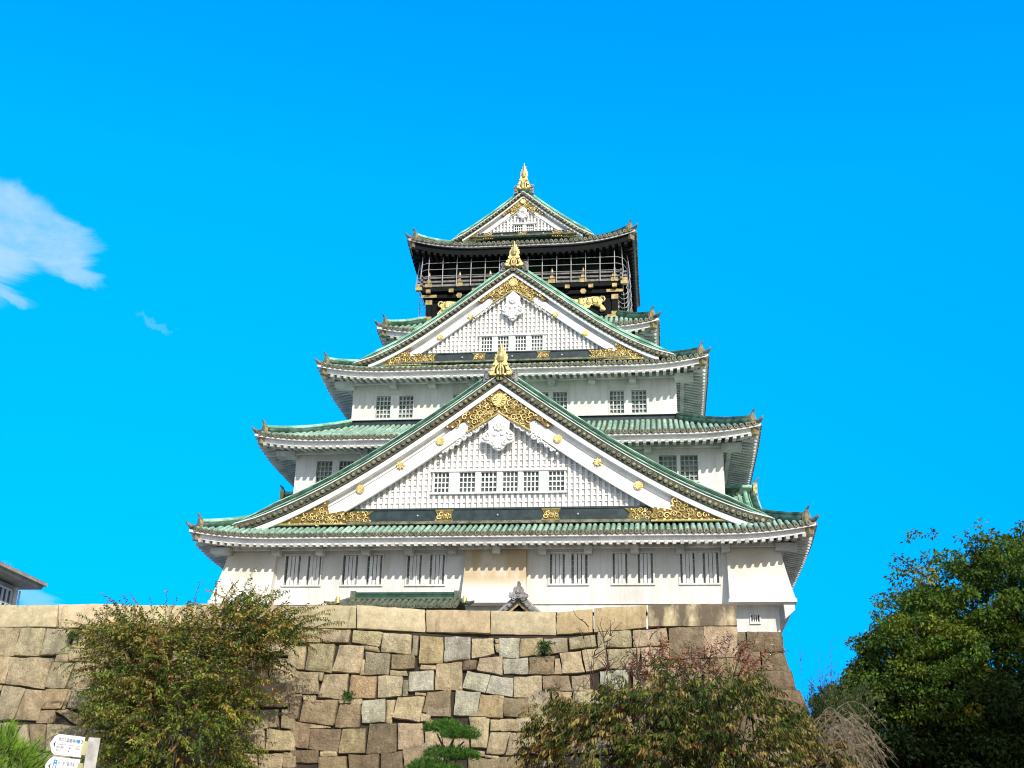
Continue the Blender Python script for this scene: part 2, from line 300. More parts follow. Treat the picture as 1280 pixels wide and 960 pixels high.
# ------------------------------------------------------------------ stone walls
WALL_STONES = """
t -7.8 10.98 -6.81 11.01 -6.71 10.45 -7.73 10.42
p -6.71 10.98 -5.47 10.96 -5.45 10.4 -6.66 10.46
t -5.29 10.93 -4.04 10.86 -4.13 10.26 -5.29 10.44
t -4.01 10.81 -2.76 10.75 -2.74 9.97 -4.0 10.01
g -2.68 10.72 -2.45 10.72 -2.45 9.86 -2.69 9.89
o -2.35 10.68 -1.38 10.65 -1.33 9.53 -2.32 9.52
w -1.31 10.65 -0.22 10.62 -0.18 9.7 -1.26 9.62
t -4.74 10.26 -4.16 10.21 -4.04 10.0 -4.72 10.1
t -8.11 10.29 -7.32 10.25 -7.28 9.27 -7.97 9.31
t -7.19 10.37 -6.07 10.32 -6.05 9.13 -7.23 9.25
p -5.83 10.29 -4.76 10.27 -4.85 9.09 -6.02 9.16
g -4.66 10.0 -3.64 9.9 -3.59 9.06 -4.61 9.07
b -3.51 9.87 -2.57 9.86 -2.5 9.31 -3.52 9.29
t -4.82 9.68 -4.67 9.68 -4.65 9.04 -4.83 9.04
t -3.51 9.22 -2.84 9.22 -2.79 9.02 -3.5 9.03
p -2.22 9.44 -1.61 9.43 -1.6 9.27 -2.22 9.27
t -1.58 9.5 -0.51 9.58 -0.45 8.47 -1.58 8.43
w -2.72 9.19 -1.7 9.21 -1.64 8.4 -2.67 8.36
t -7.55 9.14 -6.6 9.11 -6.53 8.24 -7.66 8.26
t -7.96 9.22 -7.76 9.21 -7.73 8.27 -7.82 8.25
t -6.61 9.13 -6.39 9.11 -6.43 8.78 -6.55 8.81
p -6.37 9.05 -5.32 9.07 -5.33 8.0 -6.47 8.09
o -5.16 9.01 -4.11 8.95 -4.1 8.07 -5.22 8.1
p -4.05 9.01 -3.0 8.97 -2.97 8.17 -3.96 8.1
g -2.92 8.8 -2.74 8.8 -2.72 8.19 -2.91 8.18
b -7.81 8.2 -7.21 8.18 -7.29 7.18 -7.67 7.15
t -7.15 8.15 -6.63 8.15 -6.62 7.97 -7.12 7.97
b -7.1 7.93 -5.61 7.97 -5.73 6.94 -7.18 7.09
t -5.56 7.97 -5.15 8.03 -5.13 7.85 -5.54 7.83
t -5.1 8.02 -4.65 8.02 -4.63 7.82 -5.08 7.82
b -5.54 7.78 -4.67 7.79 -4.63 6.88 -5.65 6.85
w -4.6 7.96 -3.66 8.04 -3.56 7.08 -4.52 7.06
t -3.57 7.97 -3.22 7.97 -3.29 7.05 -3.5 7.05
p -3.09 8.08 -1.99 8.15 -2.13 7.11 -3.24 7.28
t -2.37 8.3 -1.94 8.29 -1.93 8.18 -2.36 8.19
b -1.87 8.3 -0.91 8.4 -0.86 7.33 -2.0 7.53
b -7.47 7.09 -6.68 6.98 -6.68 6.01 -7.51 6.07
d -6.59 6.76 -5.39 6.77 -5.41 5.87 -6.63 5.98
t -6.68 6.98 -5.84 6.87 -5.84 6.83 -6.66 6.81
b -5.29 6.78 -4.35 6.81 -4.25 5.83 -5.35 5.82
d -4.18 7.0 -3.09 7.02 -3.0 5.93 -4.2 5.8
p -2.99 7.02 -2.0 7.07 -1.86 6.06 -2.93 5.99
t -1.88 6.78 -1.2 6.75 -1.09 6.13 -1.8 6.18
t -2.06 7.44 -1.68 7.35 -1.72 7.14 -2.09 7.11
d -7.37 5.91 -6.23 5.92 -6.2 5.45 -7.3 5.44
t -6.13 5.87 -5.47 5.87 -5.45 5.7 -6.11 5.69
b -6.17 5.66 -5.05 5.7 -4.94 5.09 -6.12 5.07
d -4.9 5.76 -3.72 5.78 -3.65 5.1 -4.85 5.09
d -3.57 5.82 -2.74 5.91 -2.64 5.12 -3.56 5.1
b -2.68 5.97 -1.86 6.12 -1.75 5.13 -2.58 5.12
t -0.15 10.58 0.75 10.6 0.84 9.94 -0.11 9.72
o 0.81 10.58 1.02 10.57 1.02 10.39 0.86 10.39
t 0.84 10.34 1.02 10.35 1.02 9.99 0.91 10.04
w 1.04 10.59 1.88 10.59 1.87 9.78 1.06 9.8
o 1.93 10.58 2.84 10.61 2.81 9.91 1.92 9.81
g 2.92 10.59 3.89 10.64 3.9 10.06 2.96 9.94
t 3.97 10.61 5.04 10.75 5.1 10.26 4.0 10.13
d -0.44 9.62 0.11 9.67 0.09 9.3 -0.44 9.27
p 0.24 9.72 1.18 9.83 1.19 9.07 0.15 9.25
w 1.24 9.74 2.26 9.77 2.29 9.1 1.28 9.12
b 2.34 9.79 3.36 9.86 3.35 9.11 2.33 9.1
t 3.4 9.73 3.57 9.73 3.69 9.13 3.38 9.11
t 3.59 9.97 4.45 10.08 4.61 9.21 3.71 9.13
t 4.52 10.1 5.46 10.21 5.56 9.37 4.69 9.21
w -0.26 9.22 0.72 9.04 0.52 8.32 -0.41 8.52
w 0.78 9.02 1.69 8.93 1.67 8.16 0.56 8.31
p 1.74 8.95 2.86 9.03 2.89 8.13 1.74 8.15
b 2.91 8.99 3.97 9.03 4.08 8.44 2.95 8.41
p 4.1 9.01 4.82 9.06 4.87 8.34 4.11 8.36
w -0.68 8.41 0.32 8.32 0.25 7.37 -0.7 7.4
o 0.37 8.24 1.31 8.16 1.32 7.28 0.26 7.37
b 1.36 8.09 2.29 8.07 2.35 7.27 1.36 7.36
g 2.35 8.05 2.94 8.03 2.96 7.22 2.4 7.22
t -0.03 7.28 0.77 7.24 0.71 6.09 0.07 6.14
t 0.83 7.2 1.29 7.21 1.24 6.81 0.83 6.78
t 0.84 6.72 1.63 6.71 1.43 5.85 0.72 5.88
t 0.2 5.99 0.61 5.94 0.62 5.78 0.21 5.83
t 0.66 5.82 1.21 5.79 1.19 5.66 0.66 5.72
b -0.02 5.73 1.19 5.63 1.22 5.13 0.01 5.11
b 1.23 5.71 2.07 5.76 2.1 5.14 1.26 5.13
g 1.67 6.69 2.24 6.7 2.27 5.88 1.51 5.85
t 1.33 7.21 1.9 7.23 2.0 6.78 1.3 6.77
t 5.18 10.84 6.51 10.93 6.58 10.26 5.16 10.24
t 6.64 10.95 8.01 11.05 8.06 10.27 6.66 10.26
b 8.1 11.03 9.51 11.09 9.53 9.8 8.12 9.77
p 9.56 11.1 10.91 11.11 10.86 9.8 9.55 9.8
t 5.57 10.11 6.91 10.19 6.82 9.38 5.65 9.37
p 6.96 10.19 8.09 10.24 8.1 9.59 6.98 9.43
w 5.24 9.22 6.41 9.27 6.41 8.45 5.29 8.4
p 6.59 9.38 7.41 9.41 7.47 8.56 6.61 8.46
t 7.49 9.43 8.51 9.59 8.53 8.57 7.49 8.56
b 8.56 9.69 9.68 9.75 9.65 8.57 8.55 8.57
b 9.73 9.75 10.86 9.78 10.8 8.58 9.68 8.57
t -21.79 11.08 -20.46 11.06 -20.47 9.8 -21.61 9.8
t -20.42 11.06 -19.29 11.06 -19.25 9.78 -20.43 9.8
g -19.23 11.06 -18.17 11.03 -17.96 9.92 -19.2 9.82
t -17.89 10.96 -17.31 10.96 -17.18 10.17 -17.9 10.17
t -18.46 9.84 -17.98 9.89 -17.9 9.56 -18.5 9.56
t -17.94 10.1 -16.88 10.11 -16.85 9.59 -17.83 9.57
t -21.42 9.75 -20.55 9.75 -20.52 8.6 -21.27 8.59
t -20.51 9.71 -18.64 9.67 -18.72 8.39 -20.46 8.58
p -18.59 9.56 -17.56 9.48 -17.76 8.39 -18.7 8.47
p -17.48 9.51 -16.66 9.51 -16.6 8.43 -17.68 8.42
t -21.07 8.51 -20.67 8.51 -20.67 8.3 -21.01 8.29
g -20.58 8.49 -19.51 8.36 -19.7 7.05 -20.66 7.04
t -19.44 8.31 -18.59 8.26 -18.65 7.03 -19.65 7.05
o -18.56 8.34 -17.56 8.36 -17.68 7.52 -18.55 7.5
t -17.51 8.32 -17.39 8.4 -17.52 7.54 -17.64 7.53
g -17.33 8.4 -16.26 8.4 -16.08 7.37 -17.44 7.57
b -18.56 7.43 -17.94 7.43 -17.93 6.94 -18.66 6.93
b -17.88 7.41 -17.39 7.49 -16.54 7.21 -16.67 6.79
t -1.14 6.74 -0.06 6.84 -0.03 5.74 -0.96 5.67
o -1.87 7.28 -1.3 7.09 -1.27 6.8 -1.77 6.8
g -1.84 7.7 -0.94 7.64 -0.95 7.35 -1.85 7.37
b 0.85 5.75 2.07 5.83 2.25 5.27 0.87 5.26
p 1.86 7.28 2.47 7.31 2.62 6.81 1.97 6.77
t 1.97 6.7 2.62 6.74 2.58 5.93 1.94 5.95
t 1.23 7.24 1.86 7.24 1.77 6.83 1.06 6.79
t -0.09 7.32 0.64 7.33 0.59 7.01 -0.0 7.04
g -1.93 6.28 -1.13 6.1 -1.06 5.6 -1.92 5.72
t 2.31 8.35 2.97 8.32 2.99 7.38 2.41 7.38
b -16.87 10.79 -15.5 10.9 -15.31 9.69 -16.67 9.69
p -15.41 10.84 -14.73 10.86 -14.4 9.77 -15.27 9.7
t -14.62 10.81 -13.58 10.9 -13.25 9.8 -14.38 9.68
t -13.46 10.87 -11.86 10.81 -11.77 9.69 -13.25 9.69
t -11.87 10.88 -10.87 10.89 -10.65 9.75 -11.72 9.74
t -10.74 10.86 -9.7 10.87 -9.57 9.82 -10.56 9.7
t -9.59 10.9 -8.05 10.85 -7.95 9.85 -9.55 9.82
t -8.08 10.87 -7.79 10.83 -7.68 9.71 -7.9 9.78
t -16.64 9.74 -15.21 9.73 -15.07 8.62 -16.38 8.66
g -15.24 9.64 -13.67 9.63 -13.41 8.61 -14.99 8.64
t -13.48 9.67 -12.24 9.72 -12.0 8.61 -13.36 8.66
b -12.2 9.68 -11.35 9.74 -11.17 8.59 -11.92 8.61
p -11.34 9.75 -10.55 9.74 -10.29 8.65 -11.18 8.66
b -10.41 9.69 -8.94 9.7 -8.81 8.69 -10.19 8.6
p -8.78 9.74 -7.68 9.69 -7.53 8.68 -8.73 8.63
t -16.39 8.57 -15.18 8.59 -15.0 7.61 -16.19 7.67
b -15.16 8.5 -13.57 8.52 -13.43 7.69 -14.95 7.65
t -13.51 8.54 -12.16 8.52 -12.05 7.62 -13.25 7.63
t -12.12 8.57 -10.62 8.53 -10.36 7.68 -11.92 7.64
t -10.47 8.52 -9.17 8.52 -9.07 7.68 -10.29 7.72
t -9.15 8.6 -7.54 8.64 -7.4 7.68 -9.03 7.69
t -16.24 7.49 -15.47 7.56 -15.29 6.75 -15.99 6.78
b -15.33 7.64 -14.54 7.6 -14.36 6.79 -15.15 6.74
g -14.47 7.6 -13.7 7.51 -13.58 6.76 -14.31 6.75
g -13.67 7.63 -12.44 7.58 -12.22 6.68 -13.45 6.76
t -12.4 7.61 -10.85 7.59 -10.79 6.71 -12.21 6.76
p -10.85 7.53 -9.32 7.54 -9.12 6.77 -10.71 6.7
p -9.29 7.54 -8.16 7.56 -8.08 6.86 -9.06 6.72
t -8.0 7.57 -7.47 7.62 -7.31 6.74 -7.9 6.83
t -16.01 6.62 -15.17 6.62 -14.96 5.77 -15.84 5.76
g -15.05 6.63 -14.12 6.72 -13.99 5.79 -14.86 5.86
g -14.06 6.6 -13.33 6.66 -13.28 5.79 -13.89 5.81
b -13.27 6.61 -11.96 6.68 -11.82 5.81 -13.08 5.83
t -11.88 6.65 -10.62 6.72 -10.41 5.8 -11.83 5.85
p -10.45 6.69 -9.4 6.69 -9.32 5.84 -10.43 5.92
t -9.33 6.71 -8.66 6.72 -8.48 5.93 -9.23 5.86
t -8.49 6.76 -7.3 6.66 -7.21 5.88 -8.41 5.93
t -15.74 5.68 -15.1 5.72 -14.98 5.1 -15.62 5.15
b -14.97 5.73 -14.17 5.76 -14.16 5.07 -14.89 5.07
g -14.15 5.78 -13.12 5.79 -12.87 5.14 -13.93 5.06
p -12.93 5.8 -11.52 5.75 -11.49 5.11 -12.9 5.16
t -11.49 5.77 -10.24 5.84 -10.19 5.14 -11.36 5.08
p -10.2 5.82 -8.81 5.73 -8.63 5.12 -10.16 5.13
t -8.7 5.74 -7.69 5.77 -7.65 5.15 -8.61 5.2
t -7.64 5.8 -7.13 5.79 -7.09 5.24 -7.63 5.22
b -22.39 6.88 -20.74 6.9 -20.4 5.97 -22.19 6.02
t -20.69 6.82 -19.9 6.89 -19.74 6.1 -20.34 6.0
t -22.15 5.9 -21.37 6.01 -21.08 4.85 -21.76 4.88
g -21.26 5.92 -19.69 6.01 -19.47 4.93 -20.98 4.9
g -21.76 4.8 -20.09 4.84 -19.7 3.82 -21.46 3.84
t -19.94 4.79 -19.33 4.86 -19.18 3.79 -19.73 3.88
g -21.39 3.69 -19.77 3.7 -19.74 3.5 -21.36 3.45
t -19.72 3.7 -19.11 3.73 -18.96 3.45 -19.63 3.47
t -19.93 6.84 -19.05 6.82 -18.64 5.74 -19.52 5.79
b -18.93 6.84 -18.16 6.83 -18.01 5.83 -18.58 5.73
t -18.12 6.88 -16.63 6.8 -16.42 5.79 -17.9 5.76
b -16.62 6.86 -16.01 6.89 -15.83 5.76 -16.38 5.82
t -19.6 5.63 -18.54 5.64 -18.38 4.81 -19.24 4.82
t -18.39 5.66 -17.66 5.66 -17.49 4.83 -18.17 4.8
t -17.7 5.74 -16.87 5.72 -16.72 4.8 -17.41 4.86
t -16.73 5.71 -16.02 5.64 -15.86 4.81 -16.63 4.85
t -15.89 5.66 -15.73 5.77 -15.55 4.87 -15.68 4.83
t -19.3 4.7 -17.94 4.7 -17.67 3.63 -18.95 3.59
g -17.82 4.77 -16.69 4.74 -16.51 3.52 -17.59 3.56
g -16.68 4.77 -15.61 4.79 -15.3 3.63 -16.34 3.63
d -15.44 4.95 -14.61 5.03 -14.47 4.1 -15.32 4.19
t -14.51 5.05 -13.66 4.98 -13.51 4.16 -14.35 4.14
t -13.68 5.09 -12.91 5.02 -12.79 4.18 -13.51 4.22
b -12.83 5.03 -11.88 5.06 -11.69 4.17 -12.59 4.16
t -11.78 5.07 -11.1 5.04 -10.96 4.22 -11.73 4.24
d -10.97 5.0 -10.08 5.01 -10.0 4.15 -10.93 4.26
b -9.94 5.05 -9.22 5.05 -9.13 4.26 -9.84 4.16
d -9.2 5.02 -8.33 5.11 -8.18 4.23 -9.1 4.2
b -8.32 5.07 -7.34 5.08 -7.25 4.2 -8.18 4.26
d -7.33 5.05 -7.08 5.13 -6.94 4.24 -7.14 4.24
b -15.3 4.06 -14.14 4.02 -14.09 3.62 -15.14 3.51
t -14.13 4.1 -13.25 4.08 -13.18 3.63 -14.02 3.55
t -13.25 4.09 -12.19 4.04 -12.17 3.58 -13.05 3.55
d -12.14 4.06 -11.29 4.18 -11.22 3.69 -12.1 3.64
d -11.2 4.08 -9.9 4.1 -9.84 3.6 -11.09 3.62
t -9.89 4.09 -8.47 4.18 -8.39 3.63 -9.72 3.63
d -8.36 4.23 -7.43 4.11 -7.5 3.77 -8.29 3.71
b -7.38 4.15 -6.93 4.23 -6.83 3.73 -7.32 3.65
g 2.4 8.37 3.19 8.47 3.26 7.5 2.35 7.57
t 3.3 8.38 4.1 8.35 4.16 7.58 3.31 7.52
t 4.16 8.44 5.6 8.5 5.59 7.6 4.17 7.61
g 5.68 8.49 6.7 8.48 6.66 7.66 5.63 7.52
g 6.71 8.5 7.8 8.4 7.78 7.59 6.75 7.57
t 7.85 8.45 9.05 8.4 9.03 7.62 7.92 7.67
t 9.15 8.5 10.4 8.47 10.38 7.55 9.02 7.62
g 10.42 8.53 10.73 8.42 10.71 7.68 10.42 7.69
t 2.45 7.48 3.13 7.49 3.17 6.7 2.42 6.62
g 3.18 7.54 3.9 7.52 3.85 6.68 3.32 6.59
b 3.9 7.47 5.01 7.52 5.03 6.65 4.03 6.69
b 5.04 7.57 6.17 7.55 6.2 6.74 5.04 6.7
p 6.22 7.54 7.11 7.55 7.08 6.63 6.29 6.67
t 7.16 7.46 8.09 7.52 8.11 6.63 7.19 6.62
t 8.2 7.5 9.06 7.6 8.96 6.69 8.1 6.69
b 9.16 7.59 10.35 7.55 10.33 6.76 9.07 6.76
b 10.5 7.56 10.64 7.5 10.62 6.77 10.35 6.75
t 2.46 6.6 3.23 6.52 3.27 5.83 2.42 5.92
b 3.35 6.64 3.94 6.53 4.01 5.84 3.29 5.87
p 4.1 6.56 4.75 6.52 4.74 5.96 4.12 5.95
g 4.84 6.58 5.54 6.55 5.6 5.89 4.84 5.92
g 5.58 6.66 6.5 6.6 6.51 5.93 5.56 5.95
p 6.5 6.66 7.34 6.67 7.34 5.92 6.56 5.97
g 7.39 6.61 8.21 6.64 8.07 5.95 7.43 5.93
t 8.24 6.6 9.57 6.59 9.6 5.99 8.16 5.98
p 9.63 6.62 10.55 6.58 10.45 5.93 9.61 6.01
p 2.42 5.76 3.77 5.86 3.75 4.89 2.44 4.86
b 3.78 5.79 5.14 5.78 5.1 4.97 3.81 4.87
p 5.22 5.84 6.41 5.86 6.52 4.96 5.25 4.92
b 6.6 5.86 7.34 5.82 7.33 4.97 6.47 4.9
g 7.42 5.89 8.5 5.83 8.41 4.94 7.52 5.03
t 8.64 5.9 9.73 5.88 9.6 5.07 8.61 5.0
p 9.78 5.92 10.53 5.88 10.52 5.03 9.75 5.06
t 2.49 4.87 3.44 4.83 3.52 4.02 2.52 3.95
g 3.49 4.84 4.75 4.88 4.73 3.98 3.51 3.95
p 4.86 4.82 5.78 4.88 5.74 4.01 4.81 4.03
b 5.79 4.82 6.76 4.87 6.84 4.01 5.73 3.96
g 6.91 4.91 7.78 4.89 7.69 4.02 6.88 4.01
t 7.76 4.91 8.81 4.88 8.88 4.03 7.72 4.05
t 8.98 4.97 9.87 4.94 9.89 4.1 8.86 4.08
b 10.04 4.98 10.49 5.0 10.53 4.12 9.95 4.13
b -34.16 11.02 -32.72 11.08 -32.36 9.99 -33.9 10.11
t -32.7 11.01 -31.74 10.96 -31.38 10.04 -32.31 9.99
b -31.66 10.99 -29.92 10.94 -29.57 10.09 -31.27 10.05
t -29.85 11.06 -28.44 10.94 -28.2 10.07 -29.62 10.12
g -28.38 10.96 -27.4 11.03 -27.08 10.11 -27.99 10.11
p -27.23 10.96 -25.31 10.95 -25.02 10.01 -26.83 9.99
g -25.2 10.94 -23.57 10.95 -23.26 10.02 -25.02 10.04
t -23.55 11.0 -21.94 11.03 -21.79 10.04 -23.26 10.11
t -33.71 9.88 -32.86 9.92 -32.48 8.86 -33.26 8.87
g -32.91 10.03 -31.07 9.94 -30.56 8.92 -32.35 8.92
b -30.83 9.97 -29.08 9.95 -28.64 9.0 -30.54 8.98
b -29.0 10.03 -27.57 9.99 -27.31 8.96 -28.67 8.95
t -27.51 9.93 -25.9 9.96 -25.57 8.92 -27.06 8.91
b -25.7 10.01 -24.92 9.98 -24.53 8.93 -25.33 8.94
t -24.8 10.04 -23.06 9.99 -22.79 8.93 -24.46 8.87
p -22.92 9.98 -21.75 9.92 -21.43 8.93 -22.64 8.9
p -33.34 8.83 -32.15 8.82 -31.88 7.98 -32.91 7.85
t -32.11 8.84 -30.88 8.89 -30.49 7.87 -31.81 7.94
b -30.85 8.91 -29.34 8.87 -28.92 7.92 -30.4 8.0
p -29.17 8.87 -27.37 8.92 -27.08 8.0 -28.87 7.91
g -27.21 8.83 -25.88 8.9 -25.64 7.99 -26.97 8.01
p -25.77 8.88 -24.08 8.92 -23.82 7.98 -25.59 8.01
b -24.01 8.9 -22.41 8.88 -22.02 8.0 -23.75 7.95
b -22.28 8.93 -21.42 8.92 -21.19 8.0 -21.95 7.93
t -32.87 7.86 -32.06 7.81 -31.61 6.59 -32.5 6.65
b -31.98 7.77 -30.76 7.87 -30.42 6.69 -31.55 6.63
t -30.67 7.87 -29.17 7.92 -28.72 6.61 -30.22 6.61
p -29.08 7.9 -27.38 7.93 -26.95 6.67 -28.62 6.76
t -27.16 7.83 -26.04 7.81 -25.7 6.73 -26.82 6.73
p -26.11 7.93 -25.1 7.81 -24.83 6.76 -25.62 6.79
t -25.06 7.91 -23.57 7.92 -23.15 6.68 -24.66 6.75
t -23.45 7.94 -22.43 7.89 -22.24 6.78 -23.11 6.72
t -22.44 7.83 -21.45 7.89 -21.03 6.72 -22.06 6.69
p -21.39 7.95 -21.12 7.9 -20.85 6.72 -21.01 6.76
p -32.49 6.62 -30.72 6.54 -30.26 5.46 -31.89 5.48
t -30.6 6.58 -29.5 6.66 -28.98 5.6 -30.19 5.54
p -29.31 6.63 -28.45 6.64 -28.09 5.56 -29.01 5.56
p -28.36 6.62 -26.94 6.68 -26.59 5.48 -28.01 5.48
b -26.93 6.55 -25.07 6.62 -24.75 5.54 -26.55 5.55
g -24.95 6.62 -23.95 6.58 -23.62 5.56 -24.61 5.62
b -23.9 6.68 -22.42 6.67 -22.17 5.55 -23.61 5.54
g -22.41 6.65 -21.07 6.7 -20.78 5.56 -22.15 5.57
b -21.05 6.75 -20.76 6.75 -20.44 5.6 -20.82 5.68
g -31.95 5.46 -30.4 5.5 -29.94 4.6 -31.49 4.57
p -30.16 5.36 -28.64 5.45 -28.3 4.61 -29.95 4.53
g -28.49 5.49 -27.43 5.5 -27.06 4.67 -28.22 4.62
g -27.27 5.47 -26.52 5.51 -26.23 4.71 -27.12 4.68
t -26.32 5.5 -25.33 5.52 -24.98 4.66 -26.16 4.64
t -25.15 5.44 -24.2 5.53 -23.9 4.61 -24.97 4.69
g -23.99 5.52 -23.17 5.55 -22.73 4.66 -23.73 4.63
p -23.0 5.57 -22.17 5.51 -21.96 4.64 -22.69 4.72
b -22.2 5.53 -20.85 5.47 -20.73 4.72 -21.92 4.63
b -20.84 5.47 -20.43 5.54 -20.19 4.7 -20.59 4.74
t -31.53 4.5 -30.64 4.51 -30.33 3.58 -31.14 3.66
g -30.65 4.57 -29.64 4.46 -29.26 3.68 -30.27 3.7
t -29.5 4.58 -27.8 4.49 -27.49 3.72 -29.24 3.72
t -27.74 4.48 -26.32 4.54 -26.07 3.65 -27.43 3.73
t -26.26 4.59 -25.09 4.61 -24.79 3.68 -25.93 3.67
p -25.06 4.6 -24.25 4.59 -23.91 3.76 -24.73 3.68
g -24.17 4.63 -22.98 4.55 -22.69 3.72 -23.81 3.81
t -22.84 4.55 -21.26 4.63 -20.93 3.76 -22.67 3.69
g -21.25 4.7 -20.11 4.59 -19.99 3.81 -20.94 3.75
t -31.13 3.57 -30.26 3.56 -30.05 3.38 -31.13 3.33
t -30.08 3.5 -28.6 3.55 -28.44 3.34 -29.98 3.29
t -28.57 3.55 -27.01 3.58 -26.91 3.35 -28.37 3.31
b -26.96 3.62 -25.24 3.58 -25.19 3.45 -26.79 3.43
p -25.22 3.59 -23.83 3.63 -23.82 3.38 -25.15 3.39
p -23.74 3.69 -22.36 3.72 -22.22 3.44 -23.66 3.47
t -22.27 3.74 -20.67 3.69 -20.66 3.5 -22.16 3.41
b -20.59 3.68 -19.94 3.78 -19.8 3.49 -20.47 3.48
t -21.36 3.34 -18.74 3.47 -18.28 2.08 -21.02 2.1
d -18.55 3.48 -16.77 3.45 -16.51 2.19 -18.19 2.05
b -16.69 3.42 -14.04 3.52 -13.82 2.23 -16.39 2.15
d -14.04 3.57 -11.14 3.55 -11.01 2.3 -13.63 2.19
d -11.09 3.57 -7.72 3.65 -7.59 2.27 -10.85 2.25
t -7.62 3.59 -4.55 3.74 -4.4 2.34 -7.51 2.35
d -4.42 3.7 -2.45 3.76 -2.29 2.46 -4.3 2.41
d -2.36 3.67 -0.57 3.73 -0.5 2.38 -2.29 2.39
g -0.51 3.71 2.75 3.79 2.69 2.49 -0.33 2.43
b 2.76 3.84 4.5 3.8 4.5 2.54 2.8 2.51
g 4.48 3.79 6.01 3.8 6.01 2.63 4.52 2.48
d 6.2 3.81 8.89 3.85 8.92 2.58 6.17 2.59
t 9.06 3.91 10.43 3.94 10.45 2.66 8.94 2.57
b -21.0 1.95 -19.04 2.07 -18.63 0.73 -20.6 0.81
d -18.91 2.05 -17.38 1.99 -17.11 0.82 -18.6 0.82
g -17.34 2.05 -15.43 2.11 -15.12 0.91 -16.95 0.82
g -15.24 2.02 -13.15 2.06 -13.04 0.96 -14.98 0.89
d -13.07 2.07 -11.56 2.1 -11.3 0.91 -12.9 0.91
g -11.44 2.19 -9.45 2.14 -9.35 1.02 -11.27 1.01
d -9.37 2.19 -6.34 2.26 -6.11 1.12 -9.22 0.97
d -6.17 2.25 -3.5 2.34 -3.37 1.14 -6.01 1.01
t -3.38 2.33 -0.25 2.39 -0.1 1.25 -3.25 1.1
t -0.21 2.42 1.73 2.46 1.81 1.23 -0.03 1.18
g 1.8 2.47 4.43 2.41 4.46 1.34 1.9 1.2
g 4.57 2.51 6.11 2.52 6.12 1.36 4.6 1.3
g 6.16 2.53 8.08 2.5 8.05 1.38 6.22 1.31
t 8.14 2.54 10.35 2.58 10.33 1.48 8.09 1.35
"""
CAP_STONES = """
t -34.74 12.19 -29.13 12.18 -28.75 11.09 -34.28 11.09
t -29.13 12.18 -24.05 12.16 -23.72 11.09 -28.75 11.09
t -24.05 12.16 -21.81 12.16 -21.52 11.09 -23.72 11.09
t -21.81 12.16 -19.01 12.14 -18.75 11.08 -21.52 11.09
t -18.97 12.14 -15.87 12.12 -15.65 11.07 -18.71 11.08
t -15.84 12.12 -13.2 12.1 -13.01 11.06 -15.61 11.07
t -13.17 12.1 -12.5 12.09 -12.32 11.06 -12.97 11.06
t -12.47 12.09 -8.9 12.07 -8.75 11.05 -12.28 11.06
t -8.86 12.07 -5.31 12.03 -5.2 11.04 -8.71 11.05
t -5.26 12.03 -2.27 11.87 -2.19 10.9 -5.15 11.03
t -2.22 11.87 0.56 11.78 0.61 10.8 -2.14 10.9
t 0.6 11.78 3.39 11.72 3.41 10.78 0.65 10.8
o 3.43 11.72 4.95 11.85 4.95 10.86 3.44 10.78
o 5.0 11.88 7.2 12.02 7.19 11.09 5.0 10.86
b 7.26 12.08 10.96 12.14 10.91 11.14 7.24 11.09
"""
STONE_COL = {'t': (.64, .535, .345), 'w': (.64, .62, .49), 'b': (.43, .335, .215), 'o': (.57, .44, .255), 'p': (.63, .515, .35), 'g': (.50, .44, .31), 'd': (.31, .24, .165)}
def stone_block(mb, P, out, depth, cell, col, bulge=.10, rough=.05, gap=.025, nrm=None):
    """a rounded irregular block: P = four corners (TL TR BR BL) in 3-D on the wall plane, out = outward normal"""
    P = [Vector(p) for p in P]; c = sum(P, Vector())/4
    P = [p + (c-p).normalized()*gap for p in P]
    w = ((P[1]-P[0]).length+(P[2]-P[3]).length)/2; h = ((P[0]-P[3]).length+(P[1]-P[2]).length)/2
    nx = max(3, min(12, int(w/cell)+2)); nz = max(3, min(10, int(h/cell)+2)); seed = Vector((rnd.uniform(-50, 50), rnd.uniform(-50, 50), 0))
    tilt = (rnd.uniform(-.07, .07), rnd.uniform(-.07, .07)); off = rnd.uniform(-.03, .03); b0 = len(mb.v)
    vs = []; idx = {}
    def edge(t, L):
        e = min(t, 1-t)*L; return 1-max(0., 1-e/.06)**2.
    for j in range(nz+1):
        for i in range(nx+1):
            # denser at the rims so that the arrises stay crisp
            u = .5-.5*math.cos(math.pi*i/nx); v = .5-.5*math.cos(math.pi*j/nz); u = lerp(i/nx, u, .6); v = lerp(j/nz, v, .6)
            p = lerp(lerp(P[0], P[1], u), lerp(P[3], P[2], u), v)
            nn = noise.fractal(p*1.5+seed, .9, 2., 5)
            q = noise.noise(p*2.2+seed*1.7)
            k = edge(u, w)*edge(v, h)
            onrim = i in (0, nx) or j in (0, nz)
            d = off + bulge*k + (tilt[0]*(u-.5)+tilt[1]*(v-.5))*w + rough*nn*(.35+.65*k)
            if onrim: p = p + (c-p).normalized()*(.05*q)
            idx[i, j] = len(vs); vs.append(p + out*d)
    fs = [[idx[i, j], idx[i, j+1], idx[i+1, j+1], idx[i+1, j]] for j in range(nz) for i in range(nx)]
    ring = [(i, 0) for i in range(nx)]+[(nx, j) for j in range(nz)]+[(i, nz) for i in range(nx, 0, -1)]+[(0, j) for j in range(nz, 0, -1)]
    m = len(ring); o = len(vs); vs += [vs[idx[r]]+Vector((0, 0, 0)) for r in ring]; vs += [vs[idx[r]] - out*depth for r in ring]
    fs += [[o+k, o+(k+1) % m, o+m+(k+1) % m, o+m+k] for k in range(m)]
    mb.add(vs, fs); mb.cols += [col+(1,)]*len(vs)
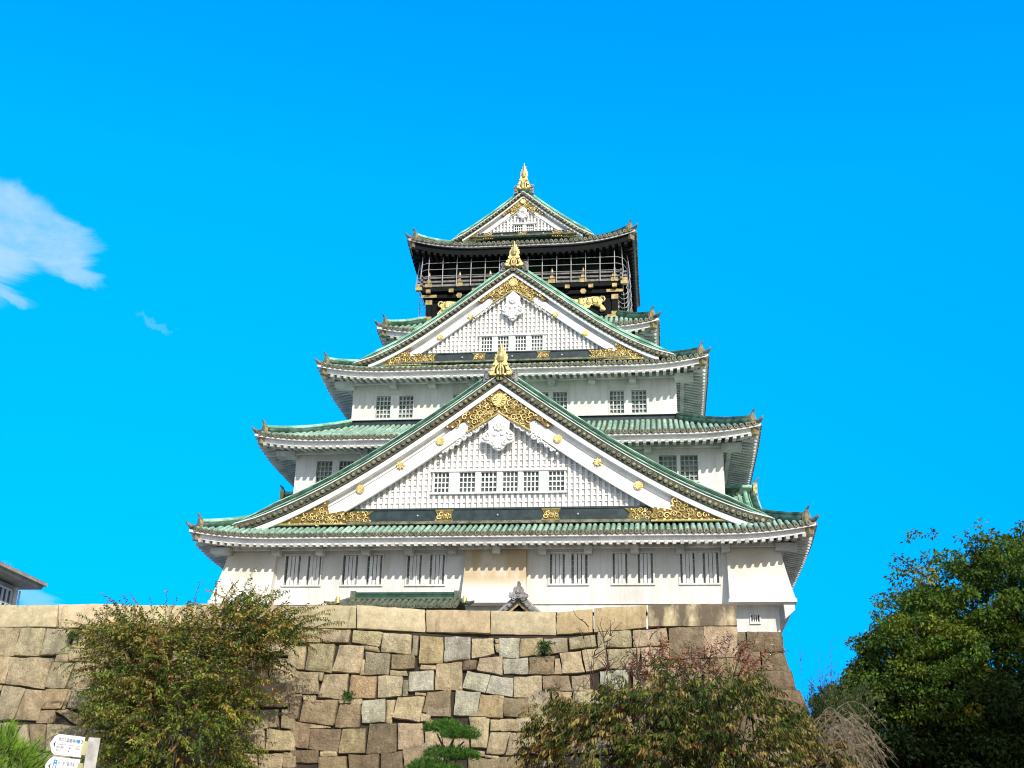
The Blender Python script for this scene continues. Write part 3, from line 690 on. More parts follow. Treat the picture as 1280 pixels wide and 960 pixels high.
def jcol(k):
    c = STONE_COL[k]; j = rnd.uniform(.86, 1.14); return tuple(x*j*rnd.uniform(.96, 1.04) for x in c)
WB = .15
def wallp(x, z): return Vector((x, -4-(12.2-z)*WB, z))
WOUT = Vector((0, -1, WB)).normalized()
wall = empty('stone_wall', 'broad wall of pale irregular granite blocks with long cap stones below the castle', 'stone wall')
mb = MB()
for line in WALL_STONES.strip().split('\n'):
    k, *c = line.split(); c = list(map(float, c))
    stone_block(mb, [wallp(c[2*i], c[2*i+1]) for i in range(4)], WOUT, .5, .22, jcol(k), bulge=.035, rough=.095, gap=-.008)
mb.build('stone_face', 'stone', wall, smooth=True)
for q, line in enumerate(CAP_STONES.strip().split('\n')):
    k, *c = line.split(); c = list(map(float, c)); mb = MB()
    P = [wallp(c[2*i], c[2*i+1]) for i in range(4)]
    stone_block(mb, P, WOUT, .8, .3, tuple(x*.90 for x in jcol('t' if k != 'o' else 'o')), bulge=.05, rough=.03, gap=.008)
    o = mb.build('cap_stone', 'cap_stone_stained' if k == 'b' else 'cap_stone', wall, smooth=True)
    if k == 'b': lab(o, 'long cap stone with dark run-off stains at the wall end')
mb = MB()
bk = [wallp(x, z)-WOUT*.16 for x, z in ((-36, 11.05), (10.75, 11.05), (10.2, 0), (-36, 0))]
mb.quad(bk[0], bk[3], bk[2], bk[1])
mb.build('joint_fill', 'gap_earth', wall)
mb = MB(); mb.add([(10.9, -3.9, 12.0), (10.9, -3.0, 12.0), (10.9, -3.0, 0), (10.4, -5.8, 0)], [[0, 3, 2, 1]]); mb.quad((-36, -3.95, 11.75), (10.9, -3.95, 11.75), (10.9, -3.2, 11.75), (-36, -3.2, 11.75)); mb.cols = [(.4, .33, .22, 1)]*8
mb.build('wall_end', 'stone', wall)

base = empty('stone_base', 'dark battered stone base under the castle corner behind the pale wall', 'stone base')
mb = MB(); prof = [(12.0, 0.), (11.05, .13), (10.2, .31), (9.3, .56), (8.2, .95), (7, 1.45), (5.6, 2.1), (4, 2.95), (2, 4.1), (0, 5.3)]
for a in range(len(prof)-1):
    (z1, d1), (z0, d0) = prof[a], prof[a+1]; x = 13.26; first = True; xs = [13.24+(d1+d0)/2]
    out = Vector((0, -(z1-z0), (d0-d1))).normalized()
    edges = [13.24, 13.24-(.95 if a % 2 else 1.55)]
    while edges[-1] > -14: edges.append(edges[-1]-rnd.uniform(1.0, 1.9)*(1 if edges[-1] > 6 else 2))
    for i in range(len(edges)-1):
        xr, xl = edges[i], edges[i+1]; e1, e0 = (d1, d0) if i == 0 else (0, 0)
        stone_block(mb, [(xl, 1.85-d1, z1), (xr+e1, 1.85-d1, z1), (xr+e0, 1.85-d0, z0), (xl, 1.85-d0, z0)], out, .5, .3, tuple(v*q for q in [rnd.uniform(.75, 1.3)] for v in jcol('d' if rnd.random() < .7 else 'b')), bulge=.06, rough=.05, gap=.035)
    outr = Vector(((z1-z0), 0, d0-d1)).normalized(); y = 1.85
    for i in range(12):
        w = 2.2
        stone_block(mb, [(13.24+d1, y+i*w-(d1 if i == 0 else 0), z1), (13.24+d1, y+(i+1)*w, z1), (13.24+d0, y+(i+1)*w, z0), (13.24+d0, y+i*w-(d0 if i == 0 else 0), z0)], outr, .4, .5, jcol('d'), bulge=.05, rough=.03, gap=.02)
mb.build('stone_face', 'stone', base, smooth=True)
mb = MB(); pr = [(12, .2), (10.2, .48), (8.2, 1.1), (5.6, 2.3), (2, 4.3), (0, 5.5)]
for (za, da), (zb, db) in zip(pr, pr[1:]):
    mb.quad((-13, 1.85-da+.7, za), (13.24+da-.7, 1.85-da+.7, za), (13.24+db-.7, 1.85-db+.7, zb), (-13, 1.85-db+.7, zb)); mb.quad((13.24+da-.7, 1.85-da+.7, za), (13.24+da-.7, 27, za), (13.24+db-.7, 27, zb), (13.24+db-.7, 1.85-db+.7, zb))
mb.build('joint_fill', 'gap_earth', base)

# ------------------------------------------------------------------ the castle keep
castle = empty('castle_keep', 'white five tier castle keep with green roofs, gold fittings and black top storey', 'castle')
YC = 13.4
class Tier:
    def __init__(s, W, y0, ze, rise, D, lift, Lc, over): s.W, s.y0, s.ze, s.rise, s.D, s.lift, s.Lc, s.over = W, y0, ze, rise, D, lift, Lc, over; s.yb = 2*YC-y0
    def z(s, d, along):
        t = max(0, d)/s.D; l = max(0., 1-along/s.Lc)
        return s.ze + s.rise*(.82*t+.18*t*t) + s.lift*l**2.3*max(0, 1-.55*t)
    def half(s, side): return s.W if side in 'fb' else (s.yb-s.y0)/2
    def P(s, side, a, d, z):
        if side == 'f': return Vector((a, s.y0+d, z))
        if side == 'b': return Vector((-a, s.yb-d, z))
        if side == 'r': return Vector((s.W-d, YC+a, z))
        return Vector((-s.W+d, YC-a, z))
    def ax(s, side): return {'f': Vector((1, 0, 0)), 'b': Vector((-1, 0, 0)), 'r': Vector((0, 1, 0)), 'l': Vector((0, -1, 0))}[side]
def eave_roof(T, name_mats, spacing=.29, rt=.105, gap=None, dark=False, label=None):
    """tile rows, pan tiles, eave boards, rafters, hip ridges"""
    roof = MB()
    for side in 'frlb':
        H = T.half(side); A = T.ax(side); n = int(2*H/spacing); detail = side != 'b'
        dn = Vector((0, 0, 1))
        for k in range(n+1):
            a = -H + (2*H-n*spacing)/2 + k*spacing; al = H-abs(a)
            L = min(T.D, al)
            if L < .25: continue
            segs = 5 if side == 'f' else 3
            ds = [L*i/segs for i in range(segs+1)]
            # pan strip under the roll
            if k < n:
                a2 = a+spacing; L2 = min(T.D, max(.05, H-abs(a2)))
                for i in range(segs):
                    q = [T.P(side, a, L*i/segs, T.z(L*i/segs, al)), T.P(side, a2, L2*i/segs, T.z(L2*i/segs, H-abs(a2))), T.P(side, a2, L2*(i+1)/segs, T.z(L2*(i+1)/segs, H-abs(a2))), T.P(side, a, L*(i+1)/segs, T.z(L*(i+1)/segs, al))]
                    roof.quad(*q, 2)
                # drip edge below the pan
                e0, e1 = T.P(side, a, 0, T.z(0, al)), T.P(side, a2, 0, T.z(0, H-abs(a2))); m = (e0+e1)/2
                roof.add([e0, e0-dn*.06, m-dn*.11, e1-dn*.06, e1], [[0, 1, 2, 3, 4]], 1)
            if side == 'b': continue
            rr = rt*rnd.uniform(.88, 1.08); jit = rnd.uniform(-.022, .022)
            vs = []; m = 6
            for d in ds:
                c = T.P(side, a+jit, d-.03, T.z(d, al)+.015)
                vs += [c + A*rr*math.cos(math.pi*j/m) + dn*rr*1.08*math.sin(math.pi*j/m) for j in range(m+1)]
            roof.add(vs, [[i*(m+1)+j, (i+1)*(m+1)+j, (i+1)*(m+1)+j+1, i*(m+1)+j+1] for i in range(segs) for j in range(m)], 0)
            c = T.P(side, a+jit, -.06, T.z(0, al)+.01); inn = T.P(side, 0, 1, 0)-T.P(side, 0, 0, 0)
            pts = [c + A*rr*1.1*math.cos(2*math.pi*j/10) + dn*rr*1.1*math.sin(2*math.pi*j/10) for j in range(10)]
            roof.add(pts+[p+inn*.1 for p in pts], [list(range(10)), list(range(10, 20))]+[[j, j+10, (j+1) % 10+10, (j+1) % 10] for j in range(10)], 1)
            pin = [c-inn*.012 + A*rr*.5*math.cos(2*math.pi*j/8) + dn*rr*.5*math.sin(2*math.pi*j/8) for j in range(8)]
            roof.add(pin+[p+inn*.02 for p in pin], [list(range(8))]+[[j, j+8, (j+1) % 8+8, (j+1) % 8] for j in range(8)], 3)
    ro = roof.build('eave_roof', ['verdigris', 'tile_end', 'tile_dark', 'tile_dark'], castle)
    if label: lab(ro, label)
    # boards along the eaves
    fas = MB()
    def sweep(mb, d0, d1, z0, z1, mi=0):
        for side in 'frlb':
            H = T.half(side); ns = 56; ring = []
            for i in range(ns+1):
                t = -1+2*i/ns; t = math.copysign(abs(t)**.75, t)
                pts = []
                for d, zz in ((d0, z0), (d1, z0), (d1, z1), (d0, z1)):
                    a = t*(H-d); pts.append(T.P(side, a, d, T.z(0, (H-abs(t)*H))+zz))
                ring.append(pts)
            for i in range(ns):
                r, q = ring[i], ring[i+1]
                mb.add(r+q, [[j, 4+j, 4+(j+1) % 4, (j+1) % 4] for j in range(4)], mi)
    if dark:
        sweep(fas, .05, .3, -.20, -.045, 0); sweep(fas, .22, .5, -.62, -.215, 1)
    else:
        sweep(fas, .02, .3, -.17, -.045, 0); sweep(fas, .26, .42, -.425, -.175, 0)
    fas.build('fascia', ['net_metal', 'lacquer'] if dark else ['white_wood'], ro)
    # rafters and soffit
    raf = MB(); sof = MB(); slope = .22; z0 = -.66 if dark else -.44
    for side in 'frlb':
        H = T.half(side); sp = .37; n = int((2*H-.9)/sp)
        ns = 40; prev = None
        for i in range(ns+1):
            t = -1+2*i/ns; t = math.copysign(abs(t)**.8, t)
            row = []
            for d in (.42, T.over+.25):
                row.append(T.P(side, t*(H-d), d, T.z(0, H-abs(t)*H)*(1-min(1, d/(T.over+.6)))+T.ze*min(1, d/(T.over+.6))+z0+.02+slope*d))
            if prev: sof.quad(prev[0], prev[1], row[1], row[0])
            prev = row
        if side == 'b': continue
        for k in range(n+1):
            a = -H+.45+(2*H-.9-n*sp)/2+k*sp; al = H-abs(a); L = min(T.over+.1, al-.12)
            if L < .4: continue
            d0 = .15; zz = lambda d: T.z(0, al)*(1-min(1, d/(T.over+.6)))+T.ze*min(1, d/(T.over+.6))+z0-.055+slope*d
            raf.beam(T.P(side, a, d0, zz(d0)), T.P(side, a, L, zz(L)), .165, .16, 0)
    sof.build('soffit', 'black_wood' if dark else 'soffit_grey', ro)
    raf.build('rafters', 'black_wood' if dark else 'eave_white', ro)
    # hips: ridge, gold end plate with horn, corner tile horn, gold shod hip rafter
    for sx in (-1, 1):
        for front in (1, 0):
            Wp = lambda d, dz: Vector((sx*(T.W-d), (T.y0+d) if front else (T.yb-d), T.z(d, d)+dz))
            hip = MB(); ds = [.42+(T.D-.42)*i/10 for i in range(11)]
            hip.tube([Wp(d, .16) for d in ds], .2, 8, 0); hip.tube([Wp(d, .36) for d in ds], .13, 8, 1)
            hip.build('hip_ridge', ['verdigris_dark', 'verdigris_pale' if sx < 0 else 'verdigris_dark'], ro, smooth=True)  # cap roll pale left, dark right: sunlit and unlit look put into colour
            if not front: continue
            o = MB(); e = Wp(.38, .22); dg = Vector((sx, -1, 0)).normalized(); sd_ = Vector((dg.y, -dg.x, 0))
            pl = [(-.2, -.26), (.2, -.26), (.24, -.02), (.15, .2), (0, .34), (-.15, .2), (-.24, -.02)]
            f = [e+dg*.09+sd_*x+Vector((0, 0, z)) for x, z in pl]; b = [e-dg*.09+sd_*x+Vector((0, 0, z)) for x, z in pl]; q = len(pl)
            o.add(f+b, [list(range(q)), list(range(q, 2*q))]+[[j, j+q, (j+1) % q+q, (j+1) % q] for j in range(q)], 0)
            o.tube([e+dg*.0+Vector((0, 0, .28)), e+dg*.05+Vector((0, 0, .4)), e+dg*.2+Vector((0, 0, .55))], [.09, .07, .03], 7, 1)
            o.build('corner_ornament', ['gold_worn', 'tile_end'], ro)
            o = MB(); c0 = Wp(.3, .02)
            o.tube([c0, c0+dg*.35+Vector((0, 0, .03)), c0+dg*.52+Vector((0, 0, .13)), c0+dg*.6+Vector((0, 0, .25))], [.13, .11, .07, .025], 7, 0)
            o.build('corner_tile', 'tile_end', ro, smooth=True)
            h = MB(); zc = T.z(0, 0)+(-.36 if not dark else -.45)
            cpt = lambda d, dz=0: Vector((sx*(T.W-d), T.y0+d, zc+dz))
            h.beam(cpt(.5, .0), cpt(T.over+.2, -.1), .3, .34, 0)
            h.beam(cpt(.22, .02), cpt(.52, 0), .34, .40, 1)
            h.build('hip_rafter', ['black_wood' if dark else 'eave_white', 'gold_worn'], ro)
    return ro
T1 = Tier(15.0, 0.0, 16.30, 2.1, 3.85, .40, 4.6, 1.7)
T2 = Tier(12.956, 2.044, 22.0, 2.0, 4.0, .36, 4.0, 1.8)
T3 = Tier(10.653, 4.347, 26.74, 2.2, 4.3, .44, 4.2, 1.7)
T4 = Tier(8.104, 6.896, 30.22, 1.55, 2.4, .36, 3.0, 1.6)
T5 = Tier(6.9, 8.1, 36.36, 1.5, 3.2, .68, 4.6, 1.3)
r1 = eave_roof(T1, 0); r2 = eave_roof(T2, 0); r3 = eave_roof(T3, 0); r4 = eave_roof(T4, 0)
r5 = eave_roof(T5, 0, dark=True, label='top roof with black eaves and rafters')
BACK = 2*YC
# ---- walls with real openings
def wall_front(mb, x0, x1, z0, z1, y, holes, depth=.28, mi=0):
    xs = sorted({x0, x1}|{h[0] for h in holes}|{h[1] for h in holes}); zs = sorted({z0, z1}|{h[2] for h in holes}|{h[3] for h in holes})
    for i in range(len(xs)-1):
        for j in range(len(zs)-1):
            cx, cz = (xs[i]+xs[i+1])/2, (zs[j]+zs[j+1])/2
            if any(h[0] < cx < h[1] and h[2] < cz < h[3] for h in holes): continue
            mb.quad((xs[i], y, zs[j]), (xs[i+1], y, zs[j]), (xs[i+1], y, zs[j+1]), (xs[i], y, zs[j+1]), mi)
    for a, b, c, d in holes:
        mb.quad((a, y, c), (b, y, c), (b, y+depth, c), (a, y+depth, c), mi); mb.quad((a, y, d), (a, y+depth, d), (b, y+depth, d), (b, y, d), mi)
        mb.quad((a, y, c), (a, y+depth, c), (a, y+depth, d), (a, y, d), mi); mb.quad((b, y, c), (b, y, d), (b, y+depth, d), (b, y+depth, c), mi)
def window(parent, a, b, c, d, y, kind, mats, depth=.2):
    m = MB(); m.quad((a, y+depth-.02, c), (b, y+depth-.02, c), (b, y+depth-.02, d), (a, y+depth-.02, d), 1); w = b-a; h = d-c
    if kind == 'bars':
        for i in range(3):
            x = a+w*(i+1)/4; m.box(x-.074, x+.074, y+.03, y+.14, c, d, 0)
        for i in range(1, 5): m.box(a, b, y+.14, y+.165, c+h*i/5-.018, c+h*i/5+.018, 2)
        for i in (1, 3, 5, 7): x = a+w*i/8; m.box(x-.014, x+.014, y+.145, y+.17, c, d, 2)
        m.box(a-.06, b+.06, y-.05, y+.1, c-.06, c, 2)
    else:
        nx, nz, t = kind
        for i in range(nx+1): x = a+w*i/nx; m.box(max(a, x-t), min(b, x+t), y+.06, y+.12, c, d, 0)
        for i in range(nz+1): z = c+h*i/nz; m.box(a, b, y+.075, y+.135, max(c, z-t), min(d, z+t), 0)
    return m.build('window', mats, parent)
def frame(mb, a, b, c, d, y, w=.07, p=.05, mi=0):
    mb.box(a-w, a, y-p, y+.04, c, d, mi); mb.box(b, b+w, y-p, y+.04, c, d, mi); mb.box(a-w, b+w, y-p-.02, y+.04, d, d+w, mi); mb.box(a-w, b+w, y-p-.03, y+.04, c-w, c, mi)
def shell(mb, w, y, z0, z1, yb, mi=0):
    mb.quad((w, y, z0), (w, yb, z0), (w, yb, z1), (w, y, z1), mi); mb.quad((-w, y, z0), (-w, y, z1), (-w, yb, z1), (-w, yb, z0), mi); mb.quad((-w, yb, z0), (-w, yb, z1), (w, yb, z1), (w, yb, z0), mi)
# first storey
Y1 = 1.85; w1 = MB()
pairs = [(-10.55, -9.80, -9.42, -8.74), (-7.63, -6.90, -6.42, -5.67), (-4.41, -3.72, -3.30, -2.57), (2.57, 3.28, 3.60, 4.38), (5.58, 6.27, 6.77, 7.49), (8.78, 9.46, 9.84, 10.57)]
holes = [h for a, b, c, d in pairs for h in ((a, b, 14.27, 15.74), (c, d, 14.27, 15.74))]
wall_front(w1, -13.3, 13.3, 13.3, 16.45, Y1, holes); shell(w1, 13.3, Y1, 13.3, 16.45, BACK-Y1)
for a, b, c, d in pairs: frame(w1, a, d, 14.27, 15.74, Y1, .08, .05)
wall_front(w1, -13.26, 13.26, 12.0, 13.3, Y1+.06, [(11.96, 12.34, 12.48, 12.80)]); shell(w1, 13.26, Y1+.06, 12.0, 13.3, BACK-Y1)
st1 = w1.build('storey_wall', 'plaster', castle)
for a, b, c, d in pairs:
    for p, q in ((a, b), (c, d)): window(st1, p, q, 14.27, 15.74, Y1, 'bars', ['white_wood', 'glass_teal', 'grey_bar'])
m = MB(); m.quad((11.96, Y1+.3, 12.48), (12.34, Y1+.3, 12.48), (12.34, Y1+.3, 12.8), (11.96, Y1+.3, 12.8), 1)
for i in (1, 2, 3): x = 11.96+.38*i/4; m.box(x-.025, x+.025, Y1+.1, Y1+.16, 12.48, 12.8, 0)
for q in (0, 1):
    sx = 11.90 if q == 0 else 12.34; m.box(sx, sx+.06, Y1+.0, Y1+.08, 12.42, 12.84, 0)
m.box(11.9, 12.4, Y1-.02, Y1+.08, 12.36, 12.42, 0)
lab(m.build('window', ['white_wood', 'glass'], st1), 'tiny barred loophole low at the corner')
# flared stone-drop bays
def bay(x0, x1, mat, left=0., right=0., zb=13.38, ytop=1.70, ybot=1.12, endr=False, endl=False):
    m = MB(); zt = 16.4; n = 8
    L = lambda t: x0-left*t; Rr = lambda t: x1+right*t
    cur = lambda t: t*(.75+.25*t)
    pts = []
    for i in range(n+1):
        t = i/n; c = cur(t); pts.append(((L(c), lerp(ytop, ybot, c), lerp(zt, zb, t)), (Rr(c), lerp(ytop, ybot, c), lerp(zt, zb, t))))
    yl = BACK-3 if endl else Y1; yr = BACK-3 if endr else Y1
    for (a, b), (c, d) in zip(pts, pts[1:]):
        m.quad(c, d, b, a, 0)
        m.quad(a, (a[0], yl, a[2]), (c[0], yl, c[2]), c, 0); m.quad(b, d, (d[0], yr, d[2]), (b[0], yr, b[2]), 0)
    a, b = pts[-1]
    m.box(a[0]-.05, b[0]+.05, a[1]-.05, (yr if endr else yl if endl else Y1-.01), zb-.16, zb+.0, 1)
    if endr: m.add([(b[0]-.55, a[1]+.1, zb-.16), (b[0]-.05, a[1]+.1, zb-.16), (b[0]-.05, a[1]+.1, zb-.5), (b[0]-.5, a[1]+.1, zb-.9)]+[(b[0]-.55, a[1]+.4, zb-.16), (b[0]-.05, a[1]+.4, zb-.16), (b[0]-.05, a[1]+.4, zb-.5), (b[0]-.5, a[1]+.4, zb-.9)], [[0, 3, 2, 1], [1, 2, 6, 5], [4, 5, 6, 7], [0, 4, 7, 3], [3, 7, 6, 2]], 1)
    return m.build('bay', [mat, 'white_wood'], st1)
bay(-1.49, 1.44, 'plaster_ochre', .10, .04); bay(10.95, 13.34, 'plaster_yellowed', -.03, .62, endr=True); bay(-13.34, -10.97, 'plaster_yellowed', .62, -.03, endl=True)
# second and third storeys
def storey(w, y, z0, z1, holes, kind, mats, yb=None):
    m = MB(); wall_front(m, -w, w, z0, z1, y, holes); shell(m, w, y, z0, z1, BACK-y)
    m.box(-w-.06, w+.06, y-.06, y-.004, z0, z0+.10, 0)
    for sx in (-1, 1): m.box(min(sx*(w+.004), sx*(w+.06)), max(sx*(w+.004), sx*(w+.06)), y, BACK-y, z0, z0+.10, 0)
    hs = sorted(holes); i = 0
    while i < len(hs):
        a, b, c, d = hs[i]; e = hs[i+1][1] if i+1 < len(hs) and hs[i+1][0]-b < .8 else b
        frame(m, a, e, c, d, y, .07, .035); i += 2 if e != b else 1
    o = m.build('storey_wall', 'plaster', castle)
    for h in holes: window(o, *h, y, kind, mats)
    return o
st2 = storey(11.15, 3.85, 18.2, 22.2, [(a, b, 19.95, 21.32) for a, b in ((-10.0, -9.17), (-8.80, -8.0), (7.90, 8.80), (8.98, 9.86))], (4, 5, .028), ['grey_bar', 'glass_teal'])
st3 = storey(8.95, 6.05, 24.40, 26.95, [(a, b, 24.50, 25.82) for a, b in ((-7.59, -6.78), (-6.32, -5.50), (-3.27, -2.46), (-2.0, -1.2), (1.2, 2.0), (2.24, 3.03), (5.34, 6.12), (6.51, 7.33))], (4, 5, .03), ['eave_white', 'glass_teal'])
m = MB(); m.box(-8.85, 8.85, 6.12, 20, 23.9, 24.395); m.build('wall_foot', 'lacquer_teal', st3)
m = MB(); wall_front(m, -6.35, 6.35, 28.9, 30.6, 8.65, []); shell(m, 6.35, 8.65, 28.9, 30.6, BACK-8.65); st4 = m.build('storey_wall', 'plaster', castle)
# wall-head beams and bracket ends under the eaves
def wall_head(parent, T, w, yw, zt, xs, mat='eave_white', drop=.30):
    m = MB(); y = yw-.45
    for side in (0, 1, 2):
        if side == 0: m.box(-w-.45, w+.45, y, y+.22, zt-drop, zt, 0)
        else:
            sx = 1 if side == 1 else -1; x = sx*(w+.45); m.box(min(x, x-sx*.22), max(x, x-sx*.22), y+.23, BACK-yw, zt-drop, zt, 0)
    for x in xs: m.box(x-.19, x+.19, y-.22, yw-.004, zt-drop-.24, zt-drop+.06, 0)
    for sx in (-1, 1):
        m.box(min(sx*(w-.1), sx*(w+.9)), max(sx*(w-.1), sx*(w+.9)), y-.26, yw-.004, zt-drop-.2, zt-drop+.09, 0)
    m.build('wall_head', mat, parent)
wall_head(st1, T1, 13.3, 1.75, 16.20, [-10.9, -8.69, -6.4, -4.26, -2.13, .02, 2.22, 4.44, 6.64, 8.78, 10.9])
wall_head(st2, T2, 11.15, 3.85, 21.92, [-7.35, -4.9, -2.45, 0, 2.45, 4.9, 7.35])
wall_head(st3, T3, 8.95, 6.05, 26.70, [-6.6, -4.4, -2.2, 0, 2.2, 4.4, 6.6])
wall_head(st4, T4, 6.35, 8.65, 30.2, [-4, -2, 0, 2, 4])

# ------------------------------------------------------------------ gables
def spiral(mb, c, r, y, turns=1.4, hand=1, a0=0., t=.03, mi=0, n=14, flat=1.):
    pts = []; 
    for i in range(n+1):
        q = i/n; rr = r*(1-q*.85); a = a0+hand*q*turns*2*math.pi; pts.append((c[0]+rr*math.cos(a), y-.02*math.sin(q*3), c[1]+rr*math.sin(a)))
    mb.tube(pts, [t*(1-.35*i/n) for i in range(n+1)], 5, mi)
def inside(poly, x, z):
    c = False; n = len(poly)
    for i in range(n):
        (x1, z1), (x2, z2) = poly[i], poly[(i+1) % n]
        if (z1 > z) != (z2 > z) and x < (x2-x1)*(z-z1)/(z2-z1)+x1: c = not c
    return c
def carving(parent, poly, y, s, step, edge=None, name='gold_carving', rim=True):
    """openwork: dark gilt ground, raised scrolls, a raised lower moulding"""
    m = MB(); m.prism(poly, y, y+.06, 1)
    x0, x1 = min(p[0] for p in poly), max(p[0] for p in poly); z0, z1 = min(p[1] for p in poly), max(p[1] for p in poly)
    z = z0+step*.3; row = 0
    while z < z1:
        x = x0+(step*.5 if row % 2 else 0)
        while x < x1:
            cx, cz = x+rnd.uniform(-.2, .2)*step, z+rnd.uniform(-.2, .2)*step
            if inside(poly, cx, cz) and all(inside(poly, cx+dx*step*.35, cz+dz*step*.35) for dx, dz in ((1, 0), (-1, 0), (0, 1), (0, -1))):
                spiral(m, (cx, cz), step*rnd.uniform(.45, .62), y-.03, rnd.uniform(.9, 1.6), rnd.choice((-1, 1)), rnd.uniform(0, 6.3), step*.125, 0, 10)
            elif inside(poly, cx, cz): m.disc((cx, cz), step*.2, y-.04, y, 7, 0)
            x += step
        z += step*.8; row += 1
    if edge: 
        for a, b in edge: m.tube([(a[0], y-.02, a[1]), (b[0], y-.02, b[1])], step*.16, 6, 0)
    return m.build(name, ['gold', 'gold_back'], parent)
def crest(parent, c, r, y, petals=0):
    m = MB()
    if petals:
        n = petals*2; pts = [(c[0]+(r*1.1 if i % 2 == 0 else r*.72)*math.cos(2*math.pi*i/n), c[1]+(r*1.1 if i % 2 == 0 else r*.72)*math.sin(2*math.pi*i/n)) for i in range(n)]
        m.prism(pts, y-.05, y+.05)
    else: m.disc(c, r, y-.05, y+.05, 20)
    for i in range(petals or 12):
        a = 2*math.pi*i/(petals or 12); m.beam((c[0]+r*.25*math.cos(a), y-.06, c[1]+r*.25*math.sin(a)), (c[0]+r*.85*math.cos(a), y-.065, c[1]+r*.85*math.sin(a)), r*.2, .05)
    m.disc(c, r*.24, y-.09, y, 10)
    return m.build('crest', 'gold', parent)
def finial(parent, x, y, z, h, w):
    """gilt demon-mask plate carrying a leaping fish whose tail points up, dark scrolls either side"""
    m = MB()
    prof = [(.50, 0), (.55, .02), (.50, .12), (.40, .26), (.33, .38), (.27, .46), (.20, .50)]
    pl = [(x+a*w, z+b*h) for a, b in prof]+[(x-a*w, z+b*h) for a, b in prof[::-1]]
    m.prism(pl, y-.12*w, y+.3*w, 0)
    # mask: horned brow, arched mouth opening, cheek and tooth bosses
    arch = [(x+.30*w*math.cos(a), z+h*.06+.30*h*math.sin(a)) for a in [math.pi*i/8 for i in range(9)]]
    m.prism(arch, y-.125*w, y-.11*w, 1)
    for q in (-1, 1):
        for k, (ax, az, rr) in enumerate(((.42, .05, .10), (.40, .17, .08), (.30, .33, .07))): m.disc((x+q*ax*w, z+az*h), rr*w, y-.2*w, y-.1*w, 8, 0)
        m.tube([(x+q*.12*w, y-.16*w, z+.02*h), (x+q*.15*w, y-.2*w, z+.15*h), (x+q*.08*w, y-.17*w, z+.3*h)], [.07*w, .05*w, .04*w], 6, 0)
        m.tube([(x+q*.45*w, y-.1*w, z+.16*h), (x+q*.55*w, y-.13*w, z+.06*h), (x+q*.5*w, y-.13*w, z)], [.05*w, .05*w, .03*w], 6, 0)
    m.tube([(x, y-.15*w, z+.0*h), (x, y-.2*w, z+.2*h), (x, y-.17*w, z+.36*h)], [.05*w, .06*w, .05*w], 6, 0)
    # fish
    pts = [(x, y-.1*w, z+.45*h), (x, y-.16*w, z+.53*h), (x, y-.08*w, z+.63*h), (x, y+.02*w, z+.74*h), (x, y+.0*w, z+.86*h), (x, y-.05*w, z+1.0*h)]
    m.tube(pts, [.16*w, .18*w, .15*w, .11*w, .075*w, .03*w], 10, 0)
    for q in (-1, 1):
        for zz, ww in ((.50, .30), (.58, .27), (.68, .2), (.78, .13)):
            m.add([(x+q*.1*w, y, z+zz*h), (x+q*ww*w, y+.02*w, z+(zz+.0)*h), (x+q*(ww+.03)*w, y+.02, z+(zz+.11)*h), (x+q*.08*w, y, z+(zz+.1)*h)]+[(x+q*.1*w, y+.08*w, z+zz*h), (x+q*ww*w, y+.1*w, z+zz*h), (x+q*(ww+.03)*w, y+.1*w, z+(zz+.11)*h), (x+q*.08*w, y+.08*w, z+(zz+.1)*h)],
                  [[0, 1, 2, 3], [7, 6, 5, 4], [0, 4, 5, 1], [1, 5, 6, 2], [2, 6, 7, 3]], 0)
        spiral(m, (x+q*.68*w, z+.10*h), .17*w, y, 1.5, q, 0, .05*w, 2); spiral(m, (x+q*.62*w, z-.03*h), .13*w, y, 1.3, -q, 1, .05*w, 2)
        m.prism([(x+q*.5*w, z-.12*h), (x+q*.85*w, z-.16*h), (x+q*.8*w, z+.1*h), (x+q*.5*w, z+.2*h)], y+.02, y+.2, 2)
    return m.build('finial', ['gold', 'maroon', 'tile_grey'], parent)
